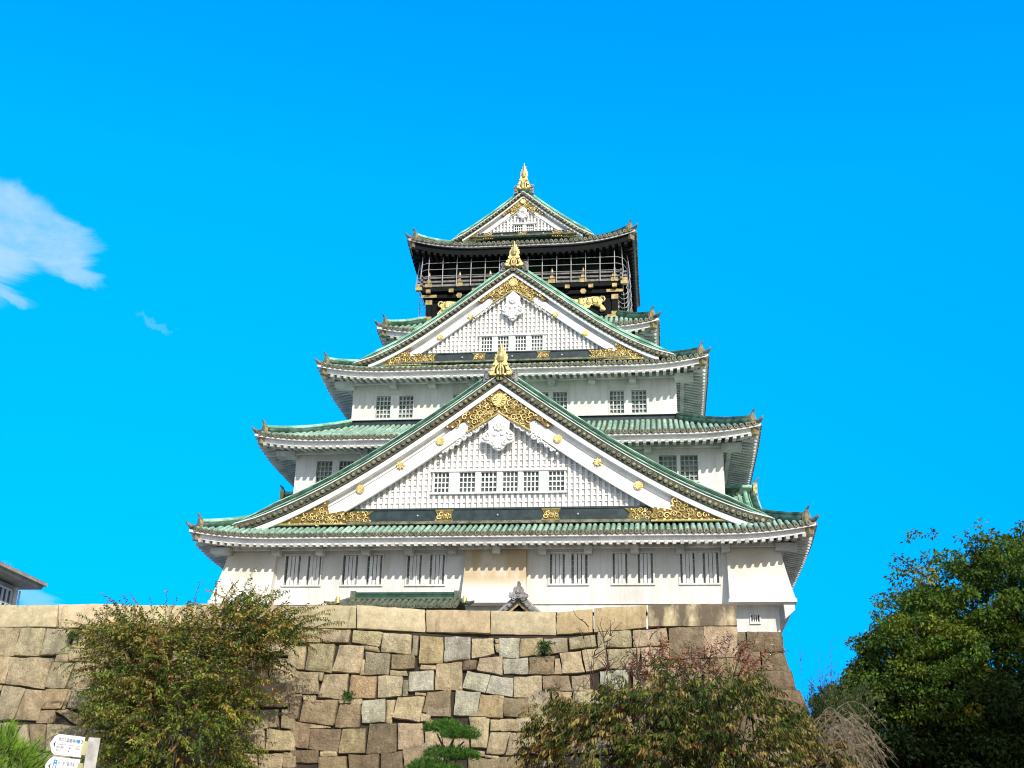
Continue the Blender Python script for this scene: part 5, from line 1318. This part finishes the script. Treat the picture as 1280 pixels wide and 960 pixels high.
# ------------------------------------------------------------------ direction sign
sg = empty('direction_sign', 'white finger signs with Japanese lettering on a grey post beside the pine', 'sign')
sg.location = (.02, -38.36, .01)
Srot = Matrix.Translation((0, 0, 2.85)) @ Matrix.Rotation(R(24), 4, 'Z') @ Matrix.Rotation(R(4), 4, 'Y') @ Matrix.Diagonal((.84, 1, 1, 1)) @ Matrix.Translation((0, 0, -2.85))
m = MB(); m.box(-.075, .075, -.05, .05, 0, 3.12, 0); m.box(-.079, -.045, -.054, .054, 0, 3.1, 0); m.box(.02, .05, -.056, .056, 0, 3.11, 0)
po = m.build('post', 'sign_post', sg); po.rotation_euler = (0, R(1.2), R(24))
def text(s_, parent, x, z, size, mat='sign_ink', sx=1.):
    c = bpy.data.curves.new('lettering', 'FONT'); c.body = s_; c.size = size; c.materials.append(MATS[mat]); c.extrude = .0006
    t = bpy.data.objects.new('lettering', c); COL.objects.link(t); bpy.context.view_layer.update()
    me = bpy.data.meshes.new_from_object(t.evaluated_get(bpy.context.evaluated_depsgraph_get())); bpy.data.objects.remove(t)
    o = bpy.data.objects.new('lettering', me); COL.objects.link(o); o.parent = parent; o.location = (x, -.0225, z); o.rotation_euler = (R(90), 0, 0); o.scale = (sx, 1, 1); return o
for bi, (zc, h) in enumerate(((2.985, .265), (2.70, .25))):
    m = MB(); w = .49; x0, x1 = -.60, -.09
    p = [(x1, zc-h/2), (x1, zc+h/2), (x0+.10, zc+h/2), (x0+.045, zc+h*.36), (x0+.01, zc+.02), (x0, zc), (x0+.01, zc-.02), (x0+.045, zc-h*.36), (x0+.10, zc-h/2)]
    m.prism(p, -.02, .02, 0)
    m.prism([(x0+.05, zc), (x0+.085, zc+.045), (x0+.075, zc), (x0+.085, zc-.045)], -.023, -.0205, 1)
    b = m.build('board', ['sign_white', 'sign_ink'], sg); b.matrix_local = Srot
    m = MB(); m.box(-.11, -.03, -.03, .03, zc-.10, zc+.08); bk = m.build('bracket', 'sign_bracket', sg); bk.matrix_local = Srot
    if bi == 0:
        text('西の丸庭園', b, x0+.115, zc+.045, .058, sx=.72); text('梅林', b, x0+.325, zc+.045, .058, sx=.72)
        for k, row in enumerate((('Nishinomaru Garden', 'Plum Grove', 'Toilet'), ('西之丸庭园', '梅林', '洗手间'), ('西の丸', '梅', 'トイレ'))):
            for xx, tx in zip((.105, .29, .40), row): text(tx, b, x0+xx, zc-.002-.042*k, .024 if k == 0 else .03, 'sign_ink', .75)
        m = MB(); m.disc((x0+.425, zc+.065), .026, -.024, -.0205, 16, 0); m.build('pictogram', 'sign_blue', b)
        m = MB(); m.tube([(x0+.465+.02*math.cos(a), -.0215, zc+.065+.026*math.sin(a)) for a in (2.2, 1.4, .7, 0, -.7, -1.5)], .004, 5); m.build('pictogram', 'sign_ink', b)
    else:
        m = MB(); m.box(x0+.115, x0+.17, -.024, -.0205, zc-.06, zc+.09, 0); m.box(x0+.13, x0+.155, -.0255, -.024, zc-.02, zc+.035, 1); m.box(x0+.135, x0+.15, -.0255, -.024, zc+.055, zc+.075, 1); m.build('pictogram', ['sign_blue', 'sign_white'], b)
        text('JR・地下鉄/京阪', b, x0+.185, zc+.03, .058, sx=.62); text('JR, Subway, Keihan', b, x0+.19, zc-.03, .026, sx=.75)

# ------------------------------------------------------------------ plants
NR = np.random.default_rng(11)
def leaf_mesh(name, C, D, L, W, cols, parent, droop=0., mat='leaf', fold=.25):
    """one small pointed blade per leaf: C base, D direction, own colour"""
    n = len(C); C = np.asarray(C, float); D = np.asarray(D, float); D /= np.linalg.norm(D, axis=1, keepdims=True)+1e-9
    rv = NR.normal(size=(n, 3)); S = np.cross(D, rv); S /= np.linalg.norm(S, axis=1, keepdims=True)+1e-9
    U = np.cross(S, D); L = np.asarray(L)[:, None]; W = np.asarray(W)[:, None]
    mid = C + D*L*.45 + U*W*fold; tip = C + D*L - np.array([0, 0, 1.])*L*droop
    v = np.empty((n, 4, 3)); v[:, 0] = C; v[:, 1] = mid+S*W*.5; v[:, 2] = tip; v[:, 3] = mid-S*W*.5
    me = bpy.data.meshes.new(name); me.vertices.add(n*4); me.vertices.foreach_set('co', v.ravel())
    me.loops.add(n*4); me.loops.foreach_set('vertex_index', np.arange(n*4, dtype=np.int32))
    me.polygons.add(n); me.polygons.foreach_set('loop_start', np.arange(0, n*4, 4, dtype=np.int32)); me.polygons.foreach_set('loop_total', np.full(n, 4, dtype=np.int32))
    me.materials.append(MATS[mat]); a = me.color_attributes.new('col', 'FLOAT_COLOR', 'POINT')
    cc = np.ones((n, 4, 4), dtype=np.float32); cc[:, :, :3] = np.asarray(cols)[:, None, :]; a.data.foreach_set('color', cc.ravel())
    me.update(calc_edges=True); me.validate(); o = bpy.data.objects.new(name, me); COL.objects.link(o); o.parent = parent; return o
def inpoly(poly, n):
    x0, x1 = min(p[0] for p in poly), max(p[0] for p in poly); z0, z1 = min(p[1] for p in poly), max(p[1] for p in poly); out = []
    while len(out) < n:
        x, z = NR.uniform(x0, x1), NR.uniform(z0, z1)
        if inside(poly, x, z): out.append((x, z))
    return out
def pick(pal, n, jit=.18):
    ks = np.array([p[0] for p in pal], float); ks /= ks.sum(); cs = np.array([p[1] for p in pal])
    return cs[NR.choice(len(pal), n, p=ks)]*NR.uniform(1-jit, 1+jit, (n, 1))
def sprays(poly, y, yr, n, origin, length, leaves, L, W, pal, bend=-.35, upm=.2, ycurve=True, palf=None, leafdir=.75, clump=0):
    """leafy twigs: twig paths plus two-ranked leaves"""
    C, D, LL, WW, CC, tw = [], [], [], [], [], []
    org = np.array(origin, float)
    spots = inpoly(poly, clump or n)
    if clump: spots = [(a+NR.normal()*.24, b+NR.normal()*.2, c) for a, b, c in [(*spots[i], i) for i in NR.integers(0, clump, n)]]
    depth_ = NR.uniform(-1, 1, max(1, clump))
    for x, z, *ci in spots:
        cxm = (min(p[0] for p in poly)+max(p[0] for p in poly))/2; hw = (max(p[0] for p in poly)-min(p[0] for p in poly))/2
        dep = yr*math.sqrt(max(.05, 1-min(.95, ((x-cxm)/hw)**2))); yy = y + (depth_[ci[0]]+NR.normal()*.12 if ci else NR.uniform(-1, 1))*dep
        p = np.array([x, yy, z]); d = p-org; d /= np.linalg.norm(d)+1e-9; d = d*np.array([1, 1, .8])+NR.normal(size=3)*.4+np.array([0, 0, upm]); d /= np.linalg.norm(d)
        ln = length*NR.uniform(.6, 1.25); k = max(4, int(leaves*ln/length)); pts = [p.copy()]; dd = d.copy()
        for i in range(k):
            dd = dd+np.array([0, 0, bend])*(1.2/k); dd /= np.linalg.norm(dd); pts.append(pts[-1]+dd*ln/k)
        tw.append(pts[::max(1, k//4)]+[pts[-1]])
        base = (palf(x, z) if palf else pick(pal, 1)[0]); sd = np.cross(dd, NR.normal(size=3)*.6+np.array([0, 0, 1.])); sd /= np.linalg.norm(sd)+1e-9
        for i in range(1, k+1):
            for s in (-1, 1):
                if NR.random() < .12: continue
                C.append(pts[i]); D.append(dd*.55+sd*s*leafdir+NR.normal(size=3)*.28+np.array([0, 0, -.12])); q = NR.uniform(.7, 1.2); LL.append(L*q*(1-.35*i/k)); WW.append(W*q*(1-.35*i/k)); CC.append(base*NR.uniform(.7, 1.3))
    return C, D, LL, WW, CC, tw
def twigs(name, paths, r0, r1, mat, parent, n=4):
    m = MB()
    for p in paths: k = len(p); m.tube(p, [lerp(r0, r1, i/(k-1)) for i in range(k)], n, 0, cap=False)
    return m.build(name, mat, parent, smooth=True)
def stems(base, targets, r0, r1, wob=.25, k=6):
    out = []
    for t in targets:
        b = np.array(base, float)+NR.normal(size=3)*np.array([.25, .25, 0]); t = np.array(t, float); pts = []
        for i in range(k+1):
            q = i/k; p = b*(1-q)+t*q; p = p+np.array([(t-b)[0]*.12*math.sin(math.pi*q)*-1, (t-b)[1]*-.1*math.sin(math.pi*q), 0])+NR.normal(size=3)*wob*.25*(0 < i < k); pts.append(p)
        out.append(pts)
    return out
# feathery shrub in front of the wall, left
sh = empty('feathery_shrub', 'tall feathery shrub with olive and rust sprays against the wall', 'shrub')
def pal_left(x, z):
    t = NR.random(); warm = min(1, max(0, (z-7.0)/2.8))*(.75+.5*noise.noise(Vector((x*.7, z*.7, 1))))
    if t < .06+.30*warm: c = np.array((.28, .185, .05))
    elif t < .22+.36*warm: c = np.array((.30, .255, .055))
    elif t < .25+.38*warm: c = np.array((.42, .28, .04))
    elif t < .80: c = np.array((.17, .215, .03))
    else: c = np.array((.08, .13, .022))
    return c*NR.uniform(.75, 1.25)
pl = [(-14.9, 9.9), (-14.1, 10.4), (-12.8, 10.4), (-11, 10.0), (-9.6, 10.8), (-8.4, 10.9), (-6.9, 10.5), (-7.0, 9.9), (-8.4, 9.0), (-8.9, 7), (-9.1, 5), (-9.3, 2.5), (-12.7, 2.5), (-13.3, 5.5), (-14.2, 8)]
C, D, L_, W_, CC, tw = sprays(pl, -8.0, 1.9, 2200, (-10.8, -8, 5.5), 1.35, 16, .20, .09, None, bend=-.75, upm=.0, palf=pal_left, clump=480)
for ex in ([(-9.6, 11.3, 1), (-9.2, 11.2, .6), (-6.8, 10.9, 2), (-6.6, 11.0, 1.8), (-6.3, 10.6, 2.2), (-7.6, 11.0, 1.6), (-8.4, 11.3, 1.2), (-10.2, 11.0, .6), (-13.0, 10.8, -.4), (-12.2, 10.7, .2), (-14.4, 10.4, -.8)]):
    for q in range(3):
        x, z, lean = ex; p = np.array([x+NR.normal()*.25, -8+NR.normal()*.4, z-.5+NR.normal()*.15]); d = np.array([lean*.5+NR.normal()*.15, 0, .8]); d /= np.linalg.norm(d); pts = [p]
        for i in range(16): d = d+np.array([0.01, 0, -.045]); d /= np.linalg.norm(d); pts.append(pts[-1]+d*.095)
        tw.append(pts[::4]); base = pal_left(x, z)
        for i in range(2, 17):
            for s in (-1, 1): C.append(pts[i]); D.append(d*.3+np.array([NR.normal()*.3, s*.5, -.55])); L_.append(.13); W_.append(.05); CC.append(base*NR.uniform(.6, 1.1))
leaf_mesh('foliage', C, D, L_, W_, CC, sh, droop=.2); twigs('twigs', tw, .012, .004, 'dark_twig', sh, 3)
twigs('stems', stems((-10.6, -8.1, 0), [(x, -8+NR.normal()*.8, z) for x, z in inpoly(pl, 26)], .07, .012, 1.0), .07, .012, 'bark', sh, 6)

# the thicket at the right: five plants
ol = empty('olive_shrub', 'broad drooping shrub with dense olive and straw leaves below the castle corner', 'shrub')
pr_ = [(3.0, 2.5), (2.8, 5.2), (3.4, 6.8), (4.2, 7.5), (5.8, 7.8), (7.4, 8.05), (8.8, 8.4), (10.6, 8.3), (12.2, 7.4), (13.8, 5.9), (14.6, 4.5), (14.6, 2.5)]
def pal_right(x, z):
    brown = .14+.55*(abs(x-8.8)/6)**1.5+.25*(z < 5.8)+.18*noise.noise(Vector((x*.8, z*.8, 3))); t = NR.random()
    if t < brown*.62: c = np.array((.27, .20, .06))
    elif t < brown*.85: c = np.array((.22, .125, .04))
    else: c = np.array((.125, .145, .022)) if NR.random() < .5 else np.array((.05, .075, .015))
    return c*NR.uniform(.7, 1.3)
C, D, L_, W_, CC, tw = sprays(pr_, -8.2, 2.1, 3300, (8.6, -8, 3.0), .75, 8, .27, .10, None, bend=-1.2, upm=.25, palf=pal_right, leafdir=.5, clump=330)
D = [d+np.array([0, 0, -.55]) for d in D]
leaf_mesh('foliage', C, D, L_, W_, CC, ol, droop=.15); twigs('twigs', tw, .008, .003, 'dark_twig', ol, 3)
twigs('stems', stems((8.6, -8.2, 0), [(x, -8.2+NR.normal()*.9, z) for x, z in inpoly(pr_, 34)], .07, .012, 1.), .07, .012, 'bark', ol, 5)

rd = empty('red_shrub', 'shrub with rusty red leaves rising behind the olive shrub', 'shrub')
pr2 = [(6.9, 8.3), (6.4, 9.1), (7.8, 9.8), (9.0, 9.4), (10.2, 9.9), (11.2, 9.7), (12.4, 9.5), (11.6, 8.9), (10.6, 8.3)]
C, D, L_, W_, CC, tw = sprays(pr2, -6.6, .7, 150, (9.2, -6.6, 6.5), .65, 9, .22, .085, [(4, (.34, .12, .075)), (3, (.42, .22, .15)), (2, (.28, .17, .07)), (1, (.48, .32, .23))], bend=-.5, upm=.5)
leaf_mesh('foliage', C, D, L_, W_, CC, rd, droop=.25); twigs('twigs', tw, .014, .005, 'dark_twig', rd, 3)
twigs('stems', stems((9.2, -6.7, 0), [(x, -6.6+NR.normal()*.3, z) for x, z in inpoly(pr2, 22)], .05, .012, .8), .05, .012, 'bark', rd, 5)

br = empty('bare_shrub', 'nearly leafless shrub of thin dark twigs with a few red leaves', 'shrub')
paths = []; C = []; D = []; L_ = []; W_ = []; CC = []
for q in range(15):
    b = np.array([6.6+NR.normal()*.5, -7.2+NR.normal()*.3, 0.]); t = np.array([NR.uniform(4.6, 7.8), -7.2+NR.normal()*.5, NR.uniform(8.6, 10.5)]); pts = [b*(1-i/9)+t*i/9+np.array([.35*math.sin(i*.5+q), 0, 0])*(i/9)+NR.normal(size=3)*.06 for i in range(10)]; paths.append(pts)
    for k in range(9):
        i = NR.integers(5, 10); p = pts[i]; d = np.array([NR.normal()*.7, NR.normal()*.4, .8]); d /= np.linalg.norm(d); ln = NR.uniform(.4, 1.0); pp = [p+d*ln*j/4+NR.normal(size=3)*.03 for j in range(5)]; paths.append(pp)
        for j in range(1, 5):
            for r in range(1 if pts[9][0] < 5.8 else 2):
                if NR.random() < .5: C.append(pp[j]); D.append(NR.normal(size=3)+np.array([0, 0, .3])); L_.append(.13*NR.uniform(.7, 1.2)); W_.append(.05); CC.append(np.array((.33, .13, .09) if NR.random() < .6 else (.36, .27, .2))*NR.uniform(.7, 1.2))
leaf_mesh('foliage', C, D, L_, W_, CC, br); twigs('twigs', paths, .026, .006, 'dark_twig', br, 4)

dr = empty('dry_shrub', 'dry shrub of pale arching leafless stems beside the dark tree', 'shrub')
paths = []; C = []; D = []; L_ = []; W_ = []; CC = []
for q in range(64):
    b = np.array([NR.uniform(12.6, 14.0), -8+NR.normal()*.5, NR.uniform(4.8, 6.4)]); out = NR.uniform(1.0, 2.6); hh = NR.uniform(.5, 1.5); dr_ = NR.uniform(.6, 2.2)
    pts = [b+np.array([out*t, NR.normal()*.02+.2*t*math.sin(q), hh*math.sin(min(1, t*1.5)*math.pi/2)-dr_*t*t*t]) for t in [i/9 for i in range(10)]]; paths.append(pts)
    for k in range(5):
        i = NR.integers(3, 9); p = pts[i]; d = np.array([.6, NR.normal()*.3, -.5+NR.normal()*.5]); ln = NR.uniform(.25, .7); paths.append([p+d*ln*j/3+np.array([0, 0, -.15*(j/3)**2]) for j in range(4)])
        if NR.random() < .8:
            for j in range(3): C.append(p+d*ln*NR.random()); D.append(np.array([NR.normal()*.4, NR.normal()*.4, -1.])); L_.append(.17); W_.append(.05); CC.append(np.array((.30, .22, .12))*NR.uniform(.6, 1.2))
for q in range(14): b = np.array([13.0+NR.normal()*.4, -8.1, 0.]); t = paths[NR.integers(0, 40)][0]; paths.append([b*(1-i/5)+t*i/5+NR.normal(size=3)*.04*(0 < i < 5) for i in range(6)])
leaf_mesh('foliage', C, D, L_, W_, CC, dr); twigs('stems', paths, .014, .005, 'dry_twig', dr, 4)

bm = empty('broom_bush', 'fine stemmed green bush with pale twigs at the foot of the dark stone corner', 'bush')
paths = []; C = []; D = []; L_ = []; W_ = []; CC = []
for q in range(130):
    b = np.array([NR.uniform(13.4, 15.2), -5.6+NR.normal()*.6, NR.uniform(5.5, 7.8)]); d = np.array([.35*(b[0]-13.8)+NR.normal()*.35, NR.normal()*.3, 1.]); d /= np.linalg.norm(d); ln = NR.uniform(.6, 1.5); pts = [b+d*ln*j/5+np.array([.25, 0, -.2])*(j/5)**2 for j in range(6)]
    if q % 4 == 0: paths.append(pts)
    for j in range(1, 6):
        for r in range(9): C.append(pts[j]+NR.normal(size=3)*.06); D.append(d+NR.normal(size=3)*.5); L_.append(.22*NR.uniform(.6, 1.2)); W_.append(.03); CC.append(np.array((.075, .105, .035) if NR.random() < .75 else (.15, .16, .06))*NR.uniform(.6, 1.3))
for q in range(10): b = np.array([14.2, -5.6, 0.]); t = np.array([NR.uniform(13.4, 15), -5.6, 6.2]); paths.append([b*(1-i/4)+t*i/4 for i in range(5)])
for q in range(6):   # bare shoots standing against the sky
    b = np.array([NR.uniform(13.3, 14.6), -5.2, 7.6]); t = b+np.array([NR.normal()*.35-.1, 0, NR.uniform(1.4, 2.5)]); pts = [b*(1-i/6)+t*i/6+NR.normal(size=3)*.03 for i in range(7)]; paths.append(pts)
    for k in range(3): p = pts[NR.integers(3, 7)]; paths.append([p, p+np.array([NR.normal()*.2, 0, .25]), p+np.array([NR.normal()*.3, 0, .5])])
leaf_mesh('foliage', C, D, L_, W_, CC, bm); twigs('stems', paths, .011, .003, 'dark_twig', bm, 4)

# trees at the right edge
def crown(poly, y, yr, nclump, r, nleaf, L, W, pal, parent, fringe=(), seed=0):
    C, D, LL, WW, CC, cents = [], [], [], [], [], []
    cl = [(x, z, r*NR.uniform(.6, 1.25), nleaf) for x, z in inpoly(poly, nclump)]+[(x, z, rr, int(nleaf*k)) for x, z, rr, k in fringe]
    cx, cz = np.mean([p[0] for p in poly]), np.mean([p[1] for p in poly]); hw = (max(p[0] for p in poly)-min(p[0] for p in poly))/2
    for x, z, rr, nl in cl:
        dep = yr*math.sqrt(max(.08, 1-((x-cx)/hw)**2*.8)); p = np.array([x, y+NR.uniform(-1, 1)*dep, z]); cents.append(p); base = pick(pal, 1, .25)[0]
        n = int(nl*rr*rr/(r*r)); u = NR.normal(size=(n, 3)); u /= np.linalg.norm(u, axis=1, keepdims=True); rad = rr*NR.uniform(.35, 1., (n, 1))**.6; lump = 1+.35*np.array([noise.noise(Vector(a*2.1)+Vector(p)) for a in u])[:, None]
        C.append(p+u*rad*lump*np.array([1.15, 1.1, .7])); d = u*.7+NR.normal(size=(n, 3))*.6+np.array([0, 0, -.15]); D.append(d); s = NR.uniform(.65, 1.2, n); LL.append(L*s); WW.append(W*s); CC.append(base[None, :]*NR.uniform(.7, 1.3, (n, 1)))
    leaf_mesh('crown', np.concatenate(C), np.concatenate(D), np.concatenate(LL), np.concatenate(WW), np.concatenate(CC), parent, droop=.15); return cents
def trunk(parent, base, h, r, cents, k=22, lean=(0, 0)):
    m = MB(); top_ = np.array([base[0]+lean[0], base[1]+lean[1], h]); b = np.array(base, float)
    tp = [b*(1-i/8)+top_*i/8+np.array([.18*math.sin(i*1.3), .15*math.cos(i*1.7), 0])*(i > 0) for i in range(9)]; m.tube(tp, [r*(1.25 if i == 0 else 1-.85*i/8) for i in range(9)], 9)
    for c in [cents[i] for i in NR.choice(len(cents), min(k, len(cents)), replace=False)]:
        s = tp[min(8, max(2, int(8*(c[2]-1.5)/h)-1))]; mid = s*.5+c*.5+np.array([0, 0, -.25]); m.tube([s, s*.75+mid*.25, mid, c], [r*.32, r*.26, r*.16, r*.05], 6)
    m.build('trunk', 'bark', parent, smooth=True)
tb = empty('broadleaf_tree', 'tall dense dark green tree filling the right edge', 'tree')
pt = [(19.4, 9.5), (18.4, 12.3), (18.3, 13.2), (19.2, 14.3), (20.2, 14.4), (20.8, 15.1), (21.6, 14.9), (22.4, 15.8), (23, 16.2), (24.5, 16.7), (27.5, 17.2), (28.5, 13), (28, 5.5), (21.5, 5.5)]
fr = [(18.2, 13.7, .5, .8), (18.9, 14.7, .5, .6), (19.2, 15.2, .42, .6), (19.6, 15.0, .4, .6), (20.2, 15.35, .45, .5), (19.9, 15.9, .32, .5), (19.45, 16.2, .25, .5), (18.0, 12.9, .35, .5), (17.7, 12.5, .28, .5), (20.6, 15.3, .5, .7), (21.3, 15.6, .35, .5), (21.9, 16.2, .3, .5), (22.2, 16.5, .2, .6), (18.9, 15.6, .22, .6), (19.2, 16.1, .2, .6), (18.5, 15.0, .2, .6), (18.35, 14.3, .25, .5), (19.0, 16.0, .18, .6), (22.6, 16.0, .4, .7)]
ct = crown(pt, 1.5, 2.6, 620, .58, 190, .20, .105, [(5, (.085, .145, .018)), (3, (.12, .19, .024)), (2, (.05, .09, .018)), (.5, (.19, .19, .03)), (.2, (.2, .15, .07))], tb, fr)
trunk(tb, (24, 2, 0), 13.5, .38, ct, 40)
yt = empty('maple_tree', 'lower yellow green tree leaning out left of the tall dark tree', 'tree')
py_ = [(15.3, 8.0), (15.7, 9.2), (16.3, 10.6), (17.2, 11.8), (18.6, 12.2), (20.2, 11.6), (21.4, 10.4), (21.5, 8.6), (19.5, 7.6), (17.2, 7.8)]
fr = [(15.7, 9.7, .3, .7), (15.5, 9.0, .35, .7), (16.1, 11.0, .35, .7), (17.0, 12.2, .32, .6), (17.4, 12.6, .25, .5), (18.0, 12.6, .4, .7), (15.3, 8.5, .35, .6)]
ct = crown(py_, -.8, 1.7, 210, .48, 190, .18, .10, [(3, (.15, .19, .02)), (5, (.085, .15, .02)), (.7, (.26, .24, .025)), (2, (.055, .10, .018))], yt, fr)
trunk(yt, (19.5, -.5, 0), 10, .24, ct, 24, (-1.2, 0))
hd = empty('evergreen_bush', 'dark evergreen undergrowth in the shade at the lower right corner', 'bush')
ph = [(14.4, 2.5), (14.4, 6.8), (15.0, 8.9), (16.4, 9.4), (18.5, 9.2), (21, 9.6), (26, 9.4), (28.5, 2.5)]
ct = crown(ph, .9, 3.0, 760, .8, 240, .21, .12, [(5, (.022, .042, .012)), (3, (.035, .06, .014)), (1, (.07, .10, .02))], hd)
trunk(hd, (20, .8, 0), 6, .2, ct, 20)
sc_ = empty('shade_tree', 'evergreen tree standing just outside the right edge of the view', 'tree')
ps = [(23.4, 4), (23.2, 9), (23.6, 15), (26, 18), (29, 19), (33, 17.5), (36, 12), (35, 4)]
ct = crown(ps, -14, 3.5, 300, 1.1, 130, .34, .19, [(5, (.05, .085, .018)), (3, (.07, .11, .02))], sc_)
trunk(sc_, (29.5, -14, 0), 13, .4, ct, 30)

# pines
def pine_pads(root, pads, nl, nw, tuft, needles, pal):
    C, D, L_, W_, CC = [], [], [], [], []
    for (x, y, z, rx, rz_) in pads:
        n = int(tuft*rx*rx/.25)
        for i in range(n):
            a = NR.uniform(0, 2*math.pi); q = math.sqrt(NR.random()); u = NR.uniform(-.3, 1.1)
            p = np.array([x+rx*q*math.cos(a), y+rx*.8*q*math.sin(a), z+rz_*u*math.sqrt(max(0, 1-q*q*.85))]); up = np.array([math.cos(a)*q*.8, math.sin(a)*q*.8, 1.0]); up /= np.linalg.norm(up); base = pick(pal, 1, .2)[0]
            for k in range(needles): d = up+NR.normal(size=3)*.55; C.append(p); D.append(d); L_.append(nl*NR.uniform(.7, 1.15)); W_.append(nw); CC.append(base*NR.uniform(.75, 1.25))
    return leaf_mesh('needles', C, D, L_, W_, CC, root, fold=0)
cp = empty('cloud_pruned_pine', 'small cloud pruned pine with round green pads before the wall', 'pine')
pads = [(-.02, -12.1, 6.02, .50, .26), (.35, -12.0, 6.12, .42, .24), (.62, -12.3, 5.80, .56, .34), (.95, -12.1, 5.78, .52, .32), (.0, -12.0, 5.16, .46, .28), (.72, -12.2, 5.12, .62, .30), (1.05, -12, 5.10, .4, .24), (-.30, -12.3, 4.72, .6, .32), (.38, -12.4, 4.55, .62, .30), (-.75, -12.1, 4.55, .4, .26), (.9, -12.2, 4.3, .6, .3), (-.1, -12.3, 3.9, .8, .35), (1.0, -12.1, 3.6, .8, .35)]
pine_pads(cp, pads, .17, .017, 170, 9, [(3, (.075, .18, .025)), (2, (.04, .11, .02)), (1, (.12, .24, .035))])
m = MB(); m.tube([(.5, -12.1, 0), (.35, -12.1, 1.5), (.6, -12.1, 3.0), (.38, -12.1, 4.3), (.42, -12.1, 5.1), (.5, -12.15, 5.5), (.6, -12.2, 5.75)], [.17, .15, .13, .10, .075, .06, .03], 8)
for a, b in (((.45, -12.1, 5.2), (-.02, -12.1, 5.9)), ((.5, -12.1, 5.4), (.95, -12.1, 5.65)), ((.40, -12.1, 4.9), (.72, -12.2, 5.0)), ((.4, -12.1, 4.6), (.0, -12, 5.05)), ((.4, -12.1, 4.2), (-.3, -12.3, 4.6)), ((.4, -12.1, 4.0), (.9, -12.2, 4.2)), ((.5, -12.1, 5.3), (.1, -12.05, 5.65))):
    a, b = np.array(a), np.array(b); m.tube([a, a*.6+b*.4+np.array([0, 0, -.10]), b], [.055, .045, .025], 6)
m.build('trunk', 'bark', cp, smooth=True)
lp = empty('young_pine', 'bright green long needled pine beside the white signs', 'pine')
C, D, L_, W_, CC = [], [], [], [], []; paths = []; cen = np.array([-2.2, -37.2, 2.46])
for i in range(800):
    u = NR.normal(size=3); u /= np.linalg.norm(u); u[2] = abs(u[2])*1.0-.15; p = cen+u*np.array([1.28, .9, 1.19])*NR.uniform(.72, 1.0); d = u*.9+np.array([0, 0, .5])+NR.normal(size=3)*.25; d /= np.linalg.norm(d); base = pick([(4, (.20, .36, .03)), (3, (.12, .27, .025)), (2, (.28, .42, .04))], 1, .2)[0]
    paths.append([p-d*.12, p, p+d*.06])
    for k in range(34): q = NR.uniform(-.12, .05); C.append(p+d*q); D.append(d*.75+NR.normal(size=3)*.5); L_.append(.14*NR.uniform(.75, 1.15)); W_.append(.0065); CC.append(base*NR.uniform(.7, 1.3))
leaf_mesh('needles', C, D, L_, W_, CC, lp, fold=0)
twigs('shoots', paths, .008, .006, 'bark', lp, 4)
cand = [[cen+np.array([x, -.7, z]), cen+np.array([x+.01, -.72, z+.07]), cen+np.array([x+.015, -.73, z+.12])] for x, z in ((.42, .78), (.62, .72), (.25, .80), (.1, .9), (-.2, .88), (.55, .6))]
twigs('candles', cand, .008, .005, 'dry_twig', lp, 5)
m = MB(); m.tube([(-2.25, -37.1, 0), (-2.2, -37.15, 1.2), (-2.2, -37.2, 2.5)], [.09, .07, .04], 8)
for i in range(30): u = NR.normal(size=3); u /= np.linalg.norm(u); u[2] = abs(u[2])*.8; m.tube([(-2.2, -37.2, 1.5+.5*NR.random()), cen+u*np.array([.6, .45, .4]), cen+u*np.array([1.05, .75, .9])], [.03, .02, .008], 5)
m.build('trunk', 'bark', lp, smooth=True)
# ferns rooted in the wall joints
for (x, z, s, lb) in ((3.0, 10.22, 1., 'green fern tuft growing from a joint below the cap stones'), (-5.2, 8.15, .55, 'small weed tuft in a wall joint left of the little pine'), (-17.75, 10.75, .8, 'weed tuft under the cap stones at the left end of the wall')):
    f = empty('wall_fern', lb, 'fern', 'weeds rooted in the stone wall joints'); C, D, L_, W_, CC, paths = [], [], [], [], [], []
    p0 = wallp(x, z)+WOUT*.12
    for k in range(16):
        d = np.array([NR.normal()*.6, -.7+NR.normal()*.2, .35+NR.normal()*.5]); ln = s*NR.uniform(.25, .55); pts = [np.array(p0)+np.array([NR.normal()*.06, 0, NR.normal()*.06])]
        for i in range(8): d = d+np.array([0, 0, -.12]); pts.append(pts[-1]+d/np.linalg.norm(d)*ln/8); 
        paths.append(pts[::2])
        for i in range(1, 9):
            for q in range(4): C.append(pts[i]); D.append(NR.normal(size=3)+np.array([0, -.3, 0])); L_.append(.10*s+.03); W_.append(.035); CC.append(np.array((.07, .13, .03))*NR.uniform(.6, 1.4))
    leaf_mesh('foliage', C, D, L_, W_, CC, f); twigs('stems', paths, .006, .003, 'dark_twig', f, 3)
